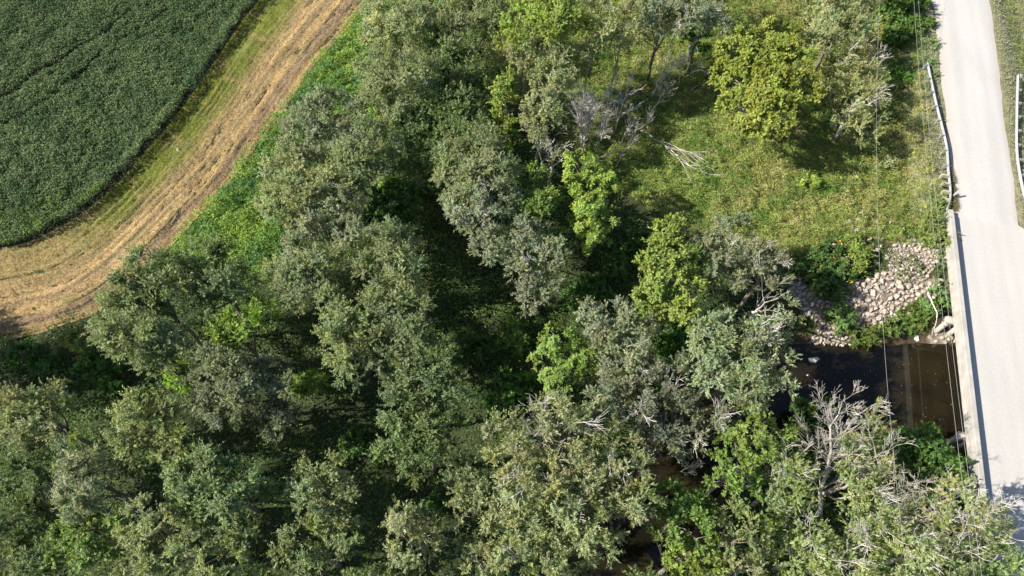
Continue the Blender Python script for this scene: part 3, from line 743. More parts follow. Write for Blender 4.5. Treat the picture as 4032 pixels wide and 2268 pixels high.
 ('elm_tree', [(200, 1150, 42), (165, 1200, 40), (240, 1190, 42), (200, 1250, 48), (260, 1250, 40)], 'silver', 7.2, 'silvery elm bordering a dark gap at the lower left', G1, {}),
 ('elm_tree', [(200, 1320, 45), (250, 1340, 45), (190, 1385, 42), (250, 1410, 45), (300, 1300, 34)], 'lime', 6.5, 'elm with bright green left rim near the bottom left corner', G1, dict(cmul=(.75, .8, 1.1))),
 ('elm_tree', [(480, 1200, 45), (540, 1180, 45), (590, 1210, 45), (510, 1250, 48), (570, 1270, 48), (640, 1230, 36)], 'green', 7.2, 'broad grey-green elm in the lower left with layered tufts', G1, dict(cmul=(1.2, 1.15, 1.35))),
 ('elm_tree', [(370, 1290, 38), (420, 1330, 42), (340, 1370, 46), (400, 1400, 48), (340, 1440, 40)], 'pale', 6.8, 'pale yellowish elm at the bottom edge, left part', G1, dict(cmul=(.85, .88, .85))),
 ('elm_tree', [(500, 1340, 45), (560, 1340, 45), (480, 1400, 45), (550, 1410, 48), (610, 1360, 34)], 'pale', 6.8, 'sunlit grey-green elm at the bottom edge between two shaded ones', G1, dict(cmul=(.8, .86, .8))),
 ('elm_tree', [(760, 1215, 38), (820, 1190, 42), (860, 1240, 42), (780, 1270, 42), (840, 1300, 42)], 'willow', 6.5, 'tufted grey elm right of the deep black gap, lower centre-left', G1, {}),
 ('elm_tree', [(770, 1350, 42), (830, 1370, 42), (740, 1410, 42), (800, 1430, 42), (880, 1380, 30)], 'willow', 6.2, 'tufted grey elm at the bottom edge, centre-left', G1, dict(cmul=(.95, 1, .9))),
 ('elm_tree', [(1030, 1290, 42), (1010, 1340, 45), (1070, 1350, 42), (1040, 1395, 38)], 'pale', 6.8, 'rounded pale elm alone among shade in the bottom centre', G1, dict(cmul=(.95, .95, .95))),
 ('willow_tree', [(1190, 1190, 40), (1150, 1240, 36), (1200, 1260, 38), (1165, 1300, 34)], 'willow', 6.0, 'smaller willow on the left flank of the great bottom-centre willow', G1, {}),
 ('willow_tree', [(1280, 1090, 45), (1340, 1075, 45), (1400, 1050, 48), (1450, 1080, 45), (1500, 1040, 45), (1380, 1120, 42)], 'pale', 7.5, 'pale willow forming the top of the great bottom-centre mass', G1, dict(bare=4, cmul=(.88, .9, .92))),
 ('willow_tree', [(1290, 1170, 48), (1360, 1190, 50), (1430, 1170, 50), (1320, 1240, 48), (1400, 1250, 50), (1470, 1230, 45)], 'pale', 8.5, 'great pale willow in the bottom centre with a bare white twig fan', G1, dict(bare=3, cmul=(.95, .95, .92))),
 ('willow_tree', [(1540, 1130, 48), (1580, 1190, 50), (1530, 1230, 48), (1600, 1260, 45), (1550, 1300, 45)], 'pale', 7.5, 'pale willow on the right flank of the great bottom-centre mass', G1, dict(cmul=(.9, .92, .9), bare=3)),
 ('willow_tree', [(1270, 1320, 45), (1330, 1330, 48), (1400, 1330, 50), (1460, 1310, 48), (1290, 1400, 48), (1370, 1410, 48), (1440, 1390, 45), (1500, 1360, 40)], 'pale', 7.2, 'wide pale willow along the bottom edge, centre of the photo', G1, dict(cmul=(.92, .95, .88), bare=2)),
 ('willow_tree', [(1210, 1420, 38), (1190, 1370, 28)], 'willow', 6.0, 'small willow at the bottom edge left of the wide pale one', G1, {}),
 ('willow_tree', [(1490, 810, 38), (1545, 810, 45), (1600, 835, 46), (1520, 855, 38), (1580, 880, 38)], 'silver', 6.0, 'silvery willow dome left of the yellow-green poplar-shaped tree', G1, dict(bare=2)),
 ('walnut_tree', [(1395, 850, 34), (1370, 900, 36), (1430, 895, 38), (1400, 945, 42), (1470, 895, 32), (1440, 960, 30, -1)], 'bright', 5.5, 'vivid lime large-leaved tree rising from the dark central undergrowth', G2, dict(tr=.12, cmul=(.85, .88, 1))),
 ('willow_tree', [(1560, 950, 48), (1620, 950, 48), (1530, 1000, 40), (1600, 1010, 45)], 'silver', 6.0, 'greyest twiggy willow below the silvery dome', G1, dict(bare=5, cmul=(.85, .82, .85))),
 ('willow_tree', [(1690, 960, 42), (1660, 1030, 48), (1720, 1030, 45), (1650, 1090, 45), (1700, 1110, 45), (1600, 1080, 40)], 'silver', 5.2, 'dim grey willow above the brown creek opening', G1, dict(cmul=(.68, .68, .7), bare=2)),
 ('poplar_tree', [(1685, 590, 36, 1), (1640, 645, 38), (1690, 645, 44, 1), (1740, 660, 34), (1620, 700, 36), (1670, 715, 48, .6), (1730, 725, 40), (1640, 765, 40), (1700, 790, 48), (1740, 800, 32)], 'olive', 6.0, 'tall cone-shaped yellow-green tree in the middle right of the wood', G2, dict(cmul=(.88, .97, 1.1), tr=.2)),
 ('willow_tree', [(1800, 600, 40), (1850, 590, 38), (1800, 650, 40), (1860, 650, 42), (1825, 700, 38)], 'silver', 5.5, 'silvery willow right of the cone-shaped yellow-green tree', G1, dict(bare=2)),
 ('willow_tree', [(1900, 650, 36), (1945, 670, 34), (1905, 700, 34), (1960, 700, 22)], 'silver', 4.5, 'smaller silvery willow beside the yellow-flowered bank shrubs', G1, dict(bare=5, cmul=(.95, .9, .9))),
 ('willow_tree', [(1790, 850, 45), (1840, 840, 48), (1780, 910, 45), (1850, 905, 50), (1800, 960, 42), (1870, 960, 40)], 'silver', 6.5, 'big silvery willow left half, overhanging the creek with pale branches', G1, dict(bark='palebark', cmul=(1.05, 1.12, 1.0))),
 ('willow_tree', [(1900, 850, 44), (1955, 830, 34), (1980, 780, 28), (1915, 910, 45), (1962, 915, 38), (1915, 985, 40), (1972, 980, 26), (1890, 1010, 26)], 'silver', 6.0, 'big silvery willow right half, fringe hanging above the dark creek water', G1, dict(bark='palebark', bare=3, cmul=(1.05, 1.1, 1.0))),
 ('willow_tree', [(1780, 1040, 34), (1835, 1030, 36), (1830, 1075, 28), (1760, 1100, 26)], 'silver', 4.5, 'twiggy grey sapling between the big silvery willow and lime tree', G1, dict(bare=6, cmul=(.85, .85, .85))),
 ('walnut_tree', [(1900, 1060, 38), (1950, 1080, 38), (1890, 1110, 42), (1980, 1120, 28), (1850, 1110, 24)], 'bright', 5.0, 'lime large-leaved tree on the near creek bank', G2, dict(tr=.12, cmul=(.82, .82, 1))),
 ('box_elder_tree', [(1830, 1150, 42), (1870, 1180, 42), (1820, 1200, 34), (1890, 1220, 30)], 'olive', 5.0, 'olive-lime tree between the brown creek opening and the white snag', G2, dict(cmul=(.75, .95, 1.1))),
 ('box_elder_tree', [(1690, 1260, 42), (1745, 1280, 42), (1690, 1320, 40), (1740, 1340, 42)], 'olive', 5.5, 'olive-green tree below the brown creek opening', G2, dict(cmul=(.7, .9, 1.1))),
 ('box_elder_tree', [(1720, 1400, 42), (1780, 1400, 38), (1730, 1450, 40), (1660, 1370, 30)], 'olive', 5.5, 'yellow-olive tree cut by the bottom edge', G2, dict(cmul=(.85, .95, 1))),
 ('box_elder_tree', [(1850, 1310, 34), (1890, 1340, 34), (1850, 1370, 30)], 'thin', 5.5, 'small olive-grey round tree left of the white snag foot', G3, dict(dens=2, cmul=(.75, .85, .8))),
 ('willow_tree', [(1860, 1430, 42), (1920, 1420, 36)], 'pale', 5.5, 'pale grey tree cut by the bottom edge below the small olive-grey one', G1, dict(cmul=(.85, .85, .8))),
 ('box_elder_tree', [(1990, 1180, 38), (1960, 1220, 38), (2000, 1240, 38), (1930, 1260, 30)], 'thin', 5.0, 'light green tree left of the white snag trunk', G3, dict(bare=6, dens=1.4, cmul=(.8, .92, .8))),
 ('box_elder_tree', [(2145, 1165, 34), (2165, 1210, 36), (2140, 1250, 34)], 'thin', 5.5, 'thin green tree right of the white snag trunk', G3, dict(bark='palebark', bare=2, dens=1.9, cmul=(.78, .92, .8))),
 ('box_elder_tree', [(2165, 1120, 28), (2195, 1160, 34), (2210, 1205, 36), (2180, 1240, 32)], 'thin', 5.4, 'pale feathery tree with a grey twig plume, left of the deep-green bush', G3, dict(bark='palebark', bare=4, dens=1.6)),
 ('box_elder_tree', [(2180, 1032, 26, .4), (2212, 1058, 22, .2), (2160, 1068, 20, 0)], 'thin', 6.5, 'thin leafy tree right of the white snag tip, over the water edge', G3, dict(bark='palebark', bare=2, dens=1.2, tr=.1)),
 ('box_elder_tree', [(2300, 1265, 34), (2335, 1300, 36), (2265, 1305, 34)], 'thin', 5.2, 'pale feathery tree below the deep-green bush, with bare fork', G3, dict(bark='palebark', bare=5, dens=1.4, cmul=(.9, .98, .9))),
 ('box_elder_tree', [(2400, 1250, 30), (2425, 1285, 30), (2380, 1305, 34), (2412, 1212, 22)], 'thin', 7.0, 'thin upright tree whose top crosses the power lines by the parapet', G3, dict(bark='palebark', bare=3, dens=1.1)),
 ('box_elder_tree', [(2200, 1320, 42), (2150, 1350, 42), (2240, 1370, 42), (2180, 1410, 42)], 'thin', 6.0, 'pale-branched thin tree in the lower right wood, right of snag foot', G3, dict(bark='palebark', bare=9, dens=1.3, cmul=(.85, .95, .85))),
 ('box_elder_tree', [(2320, 1360, 42), (2370, 1350, 36), (2300, 1420, 42), (2370, 1420, 42)], 'thin', 7.5, 'thin tree with long pinkish bare limbs, bottom right', G3, dict(bark='palebark', bare=9, dens=1.2, cmul=(.85, .92, .85))),
 ('box_elder_tree', [(2450, 1300, 38), (2490, 1330, 34), (2440, 1350, 36), (2500, 1375, 30)], 'thin', 7.2, 'pale hazy tree hanging over the bridge deck, bottom right', G3, dict(bark='palebark', bare=1, dens=1.7)),
 ('box_elder_tree', [(2440, 1420, 42), (2500, 1420, 40), (2540, 1450, 36), (2520, 1385, 30)], 'green', 6.6, 'greener tree overhanging the road at the bottom right corner', G3, dict(cmul=(1.3, 1.3, 1.3), bark='palebark', bare=2, dens=.8)),
 ('box_elder_tree', [(2040, 1360, 42), (2090, 1390, 42), (2000, 1410, 42), (2060, 1440, 42)], 'thin', 5.8, 'pale green tree at the bottom edge under the white snag', G3, dict(bark='palebark', bare=8, dens=1.3, cmul=(.9, 1, .9))),
 ('box_elder_tree', [(1950, 1320, 34), (1970, 1370, 32)], 'lime', 4.0, 'low green tree at the foot of the white snag', G3, dict(cmul=(.6, .7, .8))),
]
OFF = [  # trees standing just outside the frame; their shade and reflections fall into it
 ('elm_tree', [(-720, 740, 55), (-660, 790, 55), (-700, 830, 60), (-620, 850, 50)], 'green', 9.0, 'elm left of the frame beside the mown strip', (-2, 0)),
 ('elm_tree', [(-480, 760, 60), (-430, 800, 60), (-490, 830, 60), (-540, 860, 55)], 'green', 9.0, 'elm left of the frame, second from the strip', (-2, 0)),
 ('elm_tree', [(-360, 780, 60), (-310, 830, 60), (-380, 860, 60), (-420, 900, 55)], 'green', 9.0, 'elm left of the frame, third from the strip', (-2, 0)),
 ('elm_tree', [(-260, 860, 60), (-300, 920, 60), (-210, 910, 50), (-220, 820, 45)], 'willow', 8.0, 'willow left of the frame, nearest the vine hollow', (-3, 0)),
 ('elm_tree', [(-500, 1230, 60), (-450, 1280, 60), (-540, 1310, 60), (-480, 1360, 60), (-400, 1340, 60)], 'willow', 8.0, 'willow left of the frame near the bottom corner', (-1, 0)),
 ('elm_tree', [(650, 1500, 60), (560, 1520, 60)], 'green', 6.5, 'elm below the frame, left part', (0, -4)),
 ('elm_tree', [(1000, 1520, 60), (900, 1500, 55)], 'green', 6.5, 'elm below the frame, centre', (0, -4)),
 ('elm_tree', [(1600, 1520, 60), (1690, 1540, 55)], 'green', 6.5, 'elm below the frame, right of centre', (0, -4)),
 ('elm_tree', [(2180, 1510, 60), (2290, 1520, 60)], 'thin', 7.5, 'thin tree below the frame, left of bridge', (0, -4)),
 ('elm_tree', [(2420, 1520, 60), (2500, 1540, 60), (2340, 1560, 60)], 'green', 8.0, 'tree below the frame beside the bridge', (0, -4)),
 ('elm_tree', [(1120, -90, 60), (1010, -70, 55)], 'willow', 7.5, 'willow above the frame by the strip', (0, 0)),
 ('elm_tree', [(1400, -80, 60), (1500, -90, 60)], 'willow', 7.5, 'willow above the frame, centre', (0, 0)),
 ('elm_tree', [(1700, -80, 60), (1830, -70, 55), (1980, -60, 50)], 'willow', 6.5, 'willow above the frame, right of centre', (0, 0)),
 ('elm_tree', [(2225, -40, 40), (2190, -60, 30)], 'deep', 3.0, 'dark tree above the frame beside the road', (0, 0)),
]
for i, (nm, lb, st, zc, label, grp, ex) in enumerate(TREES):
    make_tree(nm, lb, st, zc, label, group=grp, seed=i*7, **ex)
for i, (nm, lb, st, zc, label, ln_) in enumerate(OFF):
    make_tree(nm, lb, st, zc, label, lean=ln_, group='trees outside the frame', seed=900+i, dens=.5)

# shrubs and low bushes
SHRUBS = [
 ('shrub', [(2270, 1120, 34), (2330, 1140, 38), (2290, 1180, 40), (2385, 1170, 34), (2230, 1120, 26), (2350, 1210, 36), (2330, 1100, 26), (2400, 1220, 28)], 'deep', .3, 'deep-green leafy bush beside the bridge on the near creek bank', dict(cmul=(1.35, 1.25, 1.15))),
 ('shrub', [(2030, 1050, 34), (2080, 1040, 30), (2010, 1080, 26)], 'deep', -2.2, 'dark goldenrod bush at the creek edge left of the snag tip', dict(flower=1)),
 ('shrub', [(2050, 660, 34), (2090, 640, 28), (2030, 690, 28), (2110, 690, 30), (2070, 715, 28)], 'deep', -1.6, 'dark green bank bush with yellow flower heads above the left stones', dict(flower=1)),
 ('shrub', [(1695, 870, 30), (1690, 905, 24), (1705, 840, 22)], 'deep', 1.5, 'dark green shrub tucked below the cone-shaped yellow-green tree', dict(cmul=(.9, 1.2, .9))),
 ('sapling', [(2036, 446, 11), (2026, 466, 10), (2050, 460, 9)], 'bright', -.4, 'small lime-green sapling alone in the open meadow', {}),
 ('shrub', [(2240, 405, 14), (2228, 422, 14)], 'pale', -.8, 'small pale silvery bush in the meadow right of the sapling', {}),
 ('shrub', [(2345, 560, 22), (2370, 610, 22), (2360, 520, 18), (2350, 590, 20)], 'green', -.4, 'weedy green bush against the bridge parapet end', dict(cmul=(1.25, 1.2, 1))),
 ('shrub', [(2375, 640, 17), (2378, 680, 17), (2368, 720, 16)], 'silver', -1.0, 'upright feathery bush growing up the outer bridge face', dict(cmul=(.8, .95, .8))),
 ('shrub', [(2275, 795, 24), (2310, 785, 22), (2300, 815, 20), (2255, 822, 16)], 'deep', -3.2, 'low spreading green bush between the stones and the creek', dict(cmul=(1.6, 1.3, 1.3))),
 ('shrub', [(2350, 745, 16), (2365, 730, 14)], 'deep', -2.2, 'round bright green bush between stones and bridge', dict(cmul=(1.3, 1.3, 1.1))),
 ('shrub', [(2140, 600, 20), (2165, 640, 24), (2150, 670, 22)], 'green', -1.2, 'olive weedy bush at the upper edge of the stone bank', dict(cmul=(1.3, 1.3, .8), flower=1)),
 ('shrub', [(2110, 740, 22), (2100, 780, 20), (2120, 800, 20)], 'green', -2.3, 'green bush growing between the two stone fields', dict(cmul=(.9, 1.1, .9))),
 ('shrub', [(2190, 845, 20), (2160, 850, 18), (2220, 830, 18), (2120, 840, 14)], 'green', -3.3, 'low olive bush on the muddy creek edge', dict(cmul=(1, 1, .7))),
 ('shrub', [(1030, 500, 22), (985, 470, 22)], 'lime', 0.5, 'bright green bush in a sun fleck between willows', dict(cmul=(.75, .9, .7))),
 ('shrub', [(775, 965, 24), (800, 950, 18), (750, 985, 16)], 'lime', 1.8, 'bright vine-leaved bush in a sun fleck, lower left of centre', dict(cmul=(.75, .85, .8))),
 ('shrub', [(2240, 40, 30), (2280, 80, 30), (2300, 20, 26), (2250, 100, 26), (2320, 70, 24)], 'deep', -.2, 'dark leafy thicket at the top edge beside the road', dict(cmul=(1.3, 1.2, 1))),
 ('shrub', [(2270, 215, 22), (2255, 195, 18)], 'deep', -.9, 'low vivid green bush beside the wires in the upper meadow', dict(cmul=(1.2, 1.7, 1))),
 ('shrub', [(2330, 170, 16), (2345, 195, 14), (2335, 120, 18)], 'green', -.5, 'dusty roadside bush next to the guardrail tip', dict(cmul=(1.3, 1.4, 1.4))),
 ('shrub', [(2330, 780, 14), (2385, 770, 13), (2375, 750, 12)], 'green', -1.6, 'feathery weed clump above the upper bridge pile', dict(cmul=(1.1, 1.4, 1.2))),
 ('shrub', [(170, 870, 18), (190, 850, 16), (210, 880, 16)], 'green', .2, 'small bush with orange and yellow flowers beside the mown strip corner', dict(cmul=(1, 1.1, .8), flower=1)),
 ('shrub', [(455, 960, 24), (440, 935, 20)], 'lime', 1.5, 'yellow-green sunlit bush below the drooping elm', dict(cmul=(.9, 1.1, .7))),
 ('shrub', [(1180, 860, 26), (1215, 880, 24), (1160, 900, 22)], 'deep', .3, 'dim low bush in the left part of the big black shadow gap', dict(cmul=(1.0, .95, 1))),
 ('shrub', [(1290, 830, 22), (1310, 860, 24), (1275, 870, 20)], 'green', .3, 'dim bush at the right edge of the big black shadow gap', dict(cmul=(.9, 1.1, .7))),
 ('shrub', [(1270, 960, 26), (1300, 1010, 26), (1250, 1020, 24), (1320, 960, 20)], 'deep', .2, 'leafy green bush under the vivid lime tree of the dark centre', dict(cmul=(1.3, 1.35, 1.1))),
 ('shrub', [(1470, 720, 24), (1510, 740, 24), (1440, 750, 22)], 'deep', .2, 'dark vine mound between silver willow and cone-shaped tree', dict(cmul=(1.0, 1.05, 1))),
 ('shrub', [(1600, 600, 22), (1570, 650, 24), (1545, 690, 22)], 'deep', -.2, 'dark vine mound at the shaded edge of the meadow', dict(cmul=(1.05, 1.0, .9))),
 ('shrub', [(60, 900, 30), (120, 920, 26), (230, 930, 28), (290, 960, 26)], 'deep', -.3, 'vine-covered mound in the shaded hollow at the left edge', dict(cmul=(1.05, 1.1, 1))),
 ('shrub', [(1080, 1270, 26), (900, 1120, 30), (940, 1140, 24)], 'deep', -.5, 'olive undergrowth bush in the shadow gap, lower centre', {}),
]
M['flower'] = rough_mat('yellow_flowers', (.50, .34, .02), (.70, .48, .04), scale=5, bump=0)
for i, (nm, lb, st, zc, label, ex) in enumerate(SHRUBS):
    fl = ex.pop('flower', 0)
    r_ = make_tree(nm, lb, st, zc, label, cat='sapling' if nm == 'sapling' else 'bush', group='bushes and low shrubs', seed=2000+i, clump=.5, **ex)
    if fl:
        rng = np.random.default_rng(i)
        V = []; F = []
        for l in lb:
            c = PV(l[0], l[1], zc); r = l[2]*VS*.021
            for _ in range(3):
                q0 = c+rng.normal(size=3)*[r*.6, r*.6, .1]+[0, 0, r*.9]
                for _ in range(16):
                    q = q0+rng.normal(size=3)*.12; d = rng.normal(size=3); d[2] *= .3; e = rng.normal(size=3); e[2] *= .3
                    k = len(V); V += [q, q+d*.07, q+e*.07]; F.append((k, k+1, k+2))
        link('flower_heads', mesh_np('flower_heads', np.array(V), np.array(F), M['flower']), r_)

# ------------------------------------------------------------------ dead trees
DEAD = [
 ((1462, 385), (1470, 225), 5.5, 'dense grey many-stemmed dead shrub clump above the vivid lime tree', dict(stems=9, spread=.17, r=.045)),
 ((1500, 380), (1540, 270), 4.5, 'curling dead stems right of the dense dead clump', dict(stems=2, spread=.15, r=.05)),
 ((1545, 335), (1590, 180), 6.0, 'slender forked dead tree right of the dead clump, tip near the row', dict(r=.07)),
 ((1630, 293), (1694, 200), 5.0, 'leaning clean dead sapling with a small fan, centre of the clearing', dict(r=.06, depth=3)),
 ((1640, 245), (1695, 110), 6.5, 'tall pale dead tree with drooping twigs below the grey willow', dict(r=.08, pole=12, nch=3)),
 ((1705, 215), (1730, 120), 5.0, 'bare dead tree between the pale one and the vivid green leaves', dict(r=.06)),
 ((1560, 365), (1600, 275), 4.5, 'bare sapling left of the fallen dead trunk', dict(r=.05, stems=1)),
 ((1605, 330), (1650, 285), 3.5, 'short leaning dead sapling touching the fallen trunk', dict(r=.05, depth=3)),
 ((1545, 425), (1600, 330), 3.8, 'thin dead stem in the grass below the fallen trunk', dict(r=.04, depth=3)),
 ((1720, 195), (1775, 165), 3.0, 'pale forked dead branch leaning at the edge of the meadow', dict(r=.06, depth=3)),
 ((1500, 400), (1545, 385), 2.0, 'low dead brush beside the top of the vivid lime tree', dict(r=.04, depth=3, stems=2)),
 ((1870, 815), (1935, 745), 9.5, 'bleached broken snag with crooked limbs against the big silvery willow', dict(r=.15, depth=3, zb=8.5, nch=3)),
 ((2062, 1310), (2115, 985), 11.0, 'tall white snag whose bare top reaches over the creek', dict(r=.20, depth=4, zb=10.5, ls=.8, nch=4, pole=20, ang=(.25, .6), mat='white_dead')),
 ((1905, 1230), (1850, 1175), 5.5, 'purplish bare twig fan left of the white snag', dict(r=.06)),
 ((1990, 1400), (1960, 1230), 7.0, 'thin bare branching tree just left of the snag trunk', dict(r=.07)),
 ((2230, 1360), (2200, 1120), 8.0, 'forked pale dead tree right of the white snag', dict(r=.11, pole=11, nch=3, ls=1.0, zb=8.5, mat='white_dead')),
 ((2290, 1370), (2330, 1230), 7.0, 'dead tree with a dense grey twig fan below the deep-green bush', dict(r=.09, pole=14, nch=3, ls=1.3, zb=7.5, mat='white_dead')),
 ((2330, 1440), (2440, 1320), 7.5, 'long pinkish dead limbs sprawling toward the bridge', dict(r=.11, stems=2, spread=.16, depth=4, pole=9, nch=3, ls=1.1, zb=8.2)),
 ((2170, 215), (2215, 170), 5.0, 'silver twig fan in front of the single overhead line', dict(r=.08)),
 ((2120, 330), (2160, 265), 4.0, 'curved white dead branches at the foot of the meadow tree', dict(r=.07, depth=3)),
 ((1375, 1160), (1378, 1120), 9.5, 'small white starburst of dead twigs on the great willow', dict(r=.03, zb=9.6, depth=4)),
 ((1700, 1190), (1770, 1160), 4.0, 'bare dark twigs over the brown creek opening', dict(r=.04)),
 ((1350, 420), (1400, 370), 4.0, 'grey broken twigs under the small round pale willow', dict(r=.05)),
 ((2370, 1400), (2350, 1300), 6.5, 'crooked pale dead tree between pinkish limbs and parapet', dict(r=.08, pole=8, nch=3, ls=1.2, mat='white_dead')),
]
for i, (b, t, h, label, ex) in enumerate(DEAD):
    if ex.get('zb') == 9.6:              # dead leader inside a living crown
        pass
    dead_tree(b, t, h, label, seed=i, **ex)
# fallen trunks on the meadow
def fallen(a, b, label, r, fan, seed):
    global ntri
    rng = np.random.default_rng(seed); p = PV(*a, FZ+.35); q = PV(*b, FZ+.3)
    root = empty('fallen_tree', p); tag(root, label, 'fallen tree', 'fallen wood in the meadow')
    d = q-p; L = np.linalg.norm(d); d /= L
    pts = [p+d*L*k/6+rng.normal(size=3)*[.08, .08, .03] for k in range(7)]
    mb = MB(); mb.tube(pts, [r*(1-.1*k) for k in range(7)], 7); mb.build('trunk', M['dead'], root, True)
    for k in range(fan):
        out = []; i = rng.integers(2, 6); a_ = rng.normal(size=3); a_ -= d*a_.dot(d); a_ /= np.linalg.norm(a_); a_[2] = abs(a_[2])*.4
        nd = d+a_*.3; nd /= np.linalg.norm(nd)
        grow(pts[i], nd, L*rng.uniform(.35, .55), r*.5, 2, out, rng, 3, .08, -.02, (.2, .45))
        mb = tubes(out); mb.build('limb', M['dead'], root)
fallen((1612, 325), (1722, 400), 'fallen bleached tree lying across the grass right of the dead stems', .09, 7, 5)
fallen((1778, 345), (1783, 395), 'thin curved stick lying in the open meadow below the oak', .03, 0, 6)
fallen((2335, 735), (2360, 795), 'crooked driftwood log lying beside the upper bridge pile', .09, 1, 7)
fallen((1775, 200), (1735, 230), 'thin pale log at the left foot of the olive-yellow tree', .06, 2, 8)

# ------------------------------------------------------------------ low growth: joined geometry, uncountable
rngG = np.random.default_rng(42)
def scatter(n, x0, x1, y0, y1):
    return rngG.uniform(x0, x1, n), rngG.uniform(y0, y1, n)
def clump_field(X, Y, hv, col, L, W, mat, name, flatn=.9, rise=.35, thick=.35, kite=False, lean=None):
    global ntri
    n = len(X); z = terrain(X, Y)+np.maximum(.01, hv-thick*rngG.random(n)*hv)
    a = rngG.uniform(0, 2*math.pi, n); d = np.stack([np.cos(a), np.sin(a), rngG.normal(rise, .3, n)], 1)
    if lean is not None: d = d+lean
    d = unit(d); nn = unit(rngG.normal(size=(n, 3))*.5+UP*flatn)
    v, f, c = leaf_tris(np.stack([X, Y, z], 1), d, nn, L*rngG.uniform(.65, 1.35, n), W*rngG.uniform(.7, 1.3, n), col, kite)
    ntri += len(f)*(f.shape[1]-2)
    o = link(name, mesh_np(name, v, f, mat, c)); tag(o, kind='stuff'); return o
def mixc(a, b, f): f = f[:, None]; return np.array(a)*(1-f)+np.array(b)*f

# crop field
X, Y = scatter(560000, -58, -8, 22, 74)
vx, vy = proj(X, Y, np.full_like(X, FZ+.8))
vx0, vy0 = proj(X, Y, np.full_like(X, FZ))
jj = (fbm(X, Y, .8, 60)-.5)*16
keep = inpoly(vx0+jj, vy0+jj, soy_poly) & (vx > -90) & (vy > -80)
tracks = [[(-60, 270), (0, 250), (70, 208), (110, 175), (150, 160), (190, 125), (260, 90), (330, 30)], [(-60, 335), (0, 318), (60, 292), (130, 248), (165, 212), (200, 190), (250, 135), (330, 95), (420, 30)], [(-60, 292), (30, 256), (100, 216), (150, 178)]]
dm = np.full(len(X), 9.)
for tr_, wd in zip(tracks, (1.1, 1.1, .6)):
    d, _ = dist_poly(X, Y, chaikin([PV(a, b, FZ+.5)[:2] for a, b in tr_], 2)); dm = np.minimum(dm, d/wd)
brk = fbm(X, Y, 2.2, 62)
dep = np.where(dm < .32, np.clip(1.9*brk-.4, .2, 1), 1.0)
keep &= ~((dm < .32) & (brk < .6) & (rngG.random(len(X)) < .6))
X, Y, dep, vx, vy = X[keep], Y[keep], dep[keep], vx[keep], vy[keep]
dS, _ = dist_poly(X, Y, SA[::8])
hv = (.55+.8*fbm(X, Y, .62, 61, 3)+.35*fbm(X, Y, 3, 63)-.15+.5*sstep(1.5, .2, dS))*dep
lush = (fbm(X, Y, 1.5, 64) > .48)*(dS < 3.2)*(vx < 330)*(vy > 470)
pat = np.clip(fbm(X, Y, 1.6, 65, 4)*2.6-.85, 0, 1)
col = mixc((.060, .108, .040), (.118, .170, .068), pat)
col = np.where((lush > 0)[:, None], np.array([.10, .16, .04]), col)
col *= rngG.uniform(.75, 1.25, (len(X), 1))
yl = rngG.random(len(X)) < .02; col[yl] = (.16, .15, .05)
clump_field(X, Y, hv, col, .17, .066, M['soy'], 'bean_crop', flatn=.8, rise=.05, thick=.5)

# weeds beside the strip
X, Y = scatter(330000, -48, -2, 8, 74)
gz = terrain(X, Y); vx, vy = proj(X, Y, gz)
jx = (fbm(X, Y, 1.2, 71)-.5)*22
keep = inpoly(vx+jx, vy+jx, weed_poly); X, Y = X[keep], Y[keep]; vx, vy = vx[keep], vy[keep]
f1 = fbm(X, Y, .9, 72)
hv = .2+1.7*np.clip(f1*1.8-.45, 0, 1)*(.5+.5*fbm(X, Y, .3, 73))
hue = np.clip(fbm(X, Y, 3.0, 74)*2.4-.7, 0, 1)
col = mixc((.13, .25, .06), (.27, .385, .07), hue)*(.8+.4*rngG.random((len(X), 1)))
drk = (fbm(X, Y, 2.0, 75) > .60); col[drk] *= np.array([.6, .75, 1.1])
clump_field(X, Y, hv, col, .22, .06, M['leaf'], 'tall_weeds', flatn=.7, rise=.25, thick=.5)

# meadow grass
X, Y = scatter(680000, -14, 50, 18, 74)
gz = terrain(X, Y); vx, vy = proj(X, Y, gz)
jx = (fbm(X, Y, 2.0, 81)-.5)*60
s, t = road_st(X, Y); d, par = dist_poly(X, Y, CRK); d = d-hwid(par)
keep = (inpoly(vx+jx, vy+jx*.6, mead_poly)) & (s < -.6) & (d > 1.0) & (vy > -90) & (rngG.random(len(X)) < .62)
X, Y, vx, vy = X[keep], Y[keep], vx[keep], vy[keep]
tuft = fbm(X+.5*fbm(X, Y, 2, 89), Y, .8, 82); hv = .06+1.3*np.clip(tuft*2.2-.75, 0, 1)*(.5+fbm(X, Y, 2.6, 83))
br_ = np.clip(fbm(X, Y, 2.4, 84)*2.6-.95, 0, 1)
lus = np.clip(fbm(X, Y, 4.5, 85)*2.4-.75, 0, 1)*sstep(1980, 1750, vx)*.8
col = mixc((.245, .31, .072), (.36, .345, .13), br_)
col = col*(1-lus[:, None])+np.array([.19, .275, .060])*lus[:, None]
dk = fbm(X, Y, 1.1, 86) > .58; col[dk] *= np.array([.5, .7, .55])
col *= rngG.uniform(.75, 1.3, (len(X), 1))
lean = np.stack([(fbm(X, Y, 1.8, 87)-.5)*4, (fbm(X, Y, 1.8, 88)-.5)*4, np.zeros(len(X))], 1)
clump_field(X, Y, hv, col, .30, .03, M['grass'], 'meadow_grass', flatn=.8, rise=.25, thick=.6, lean=lean)

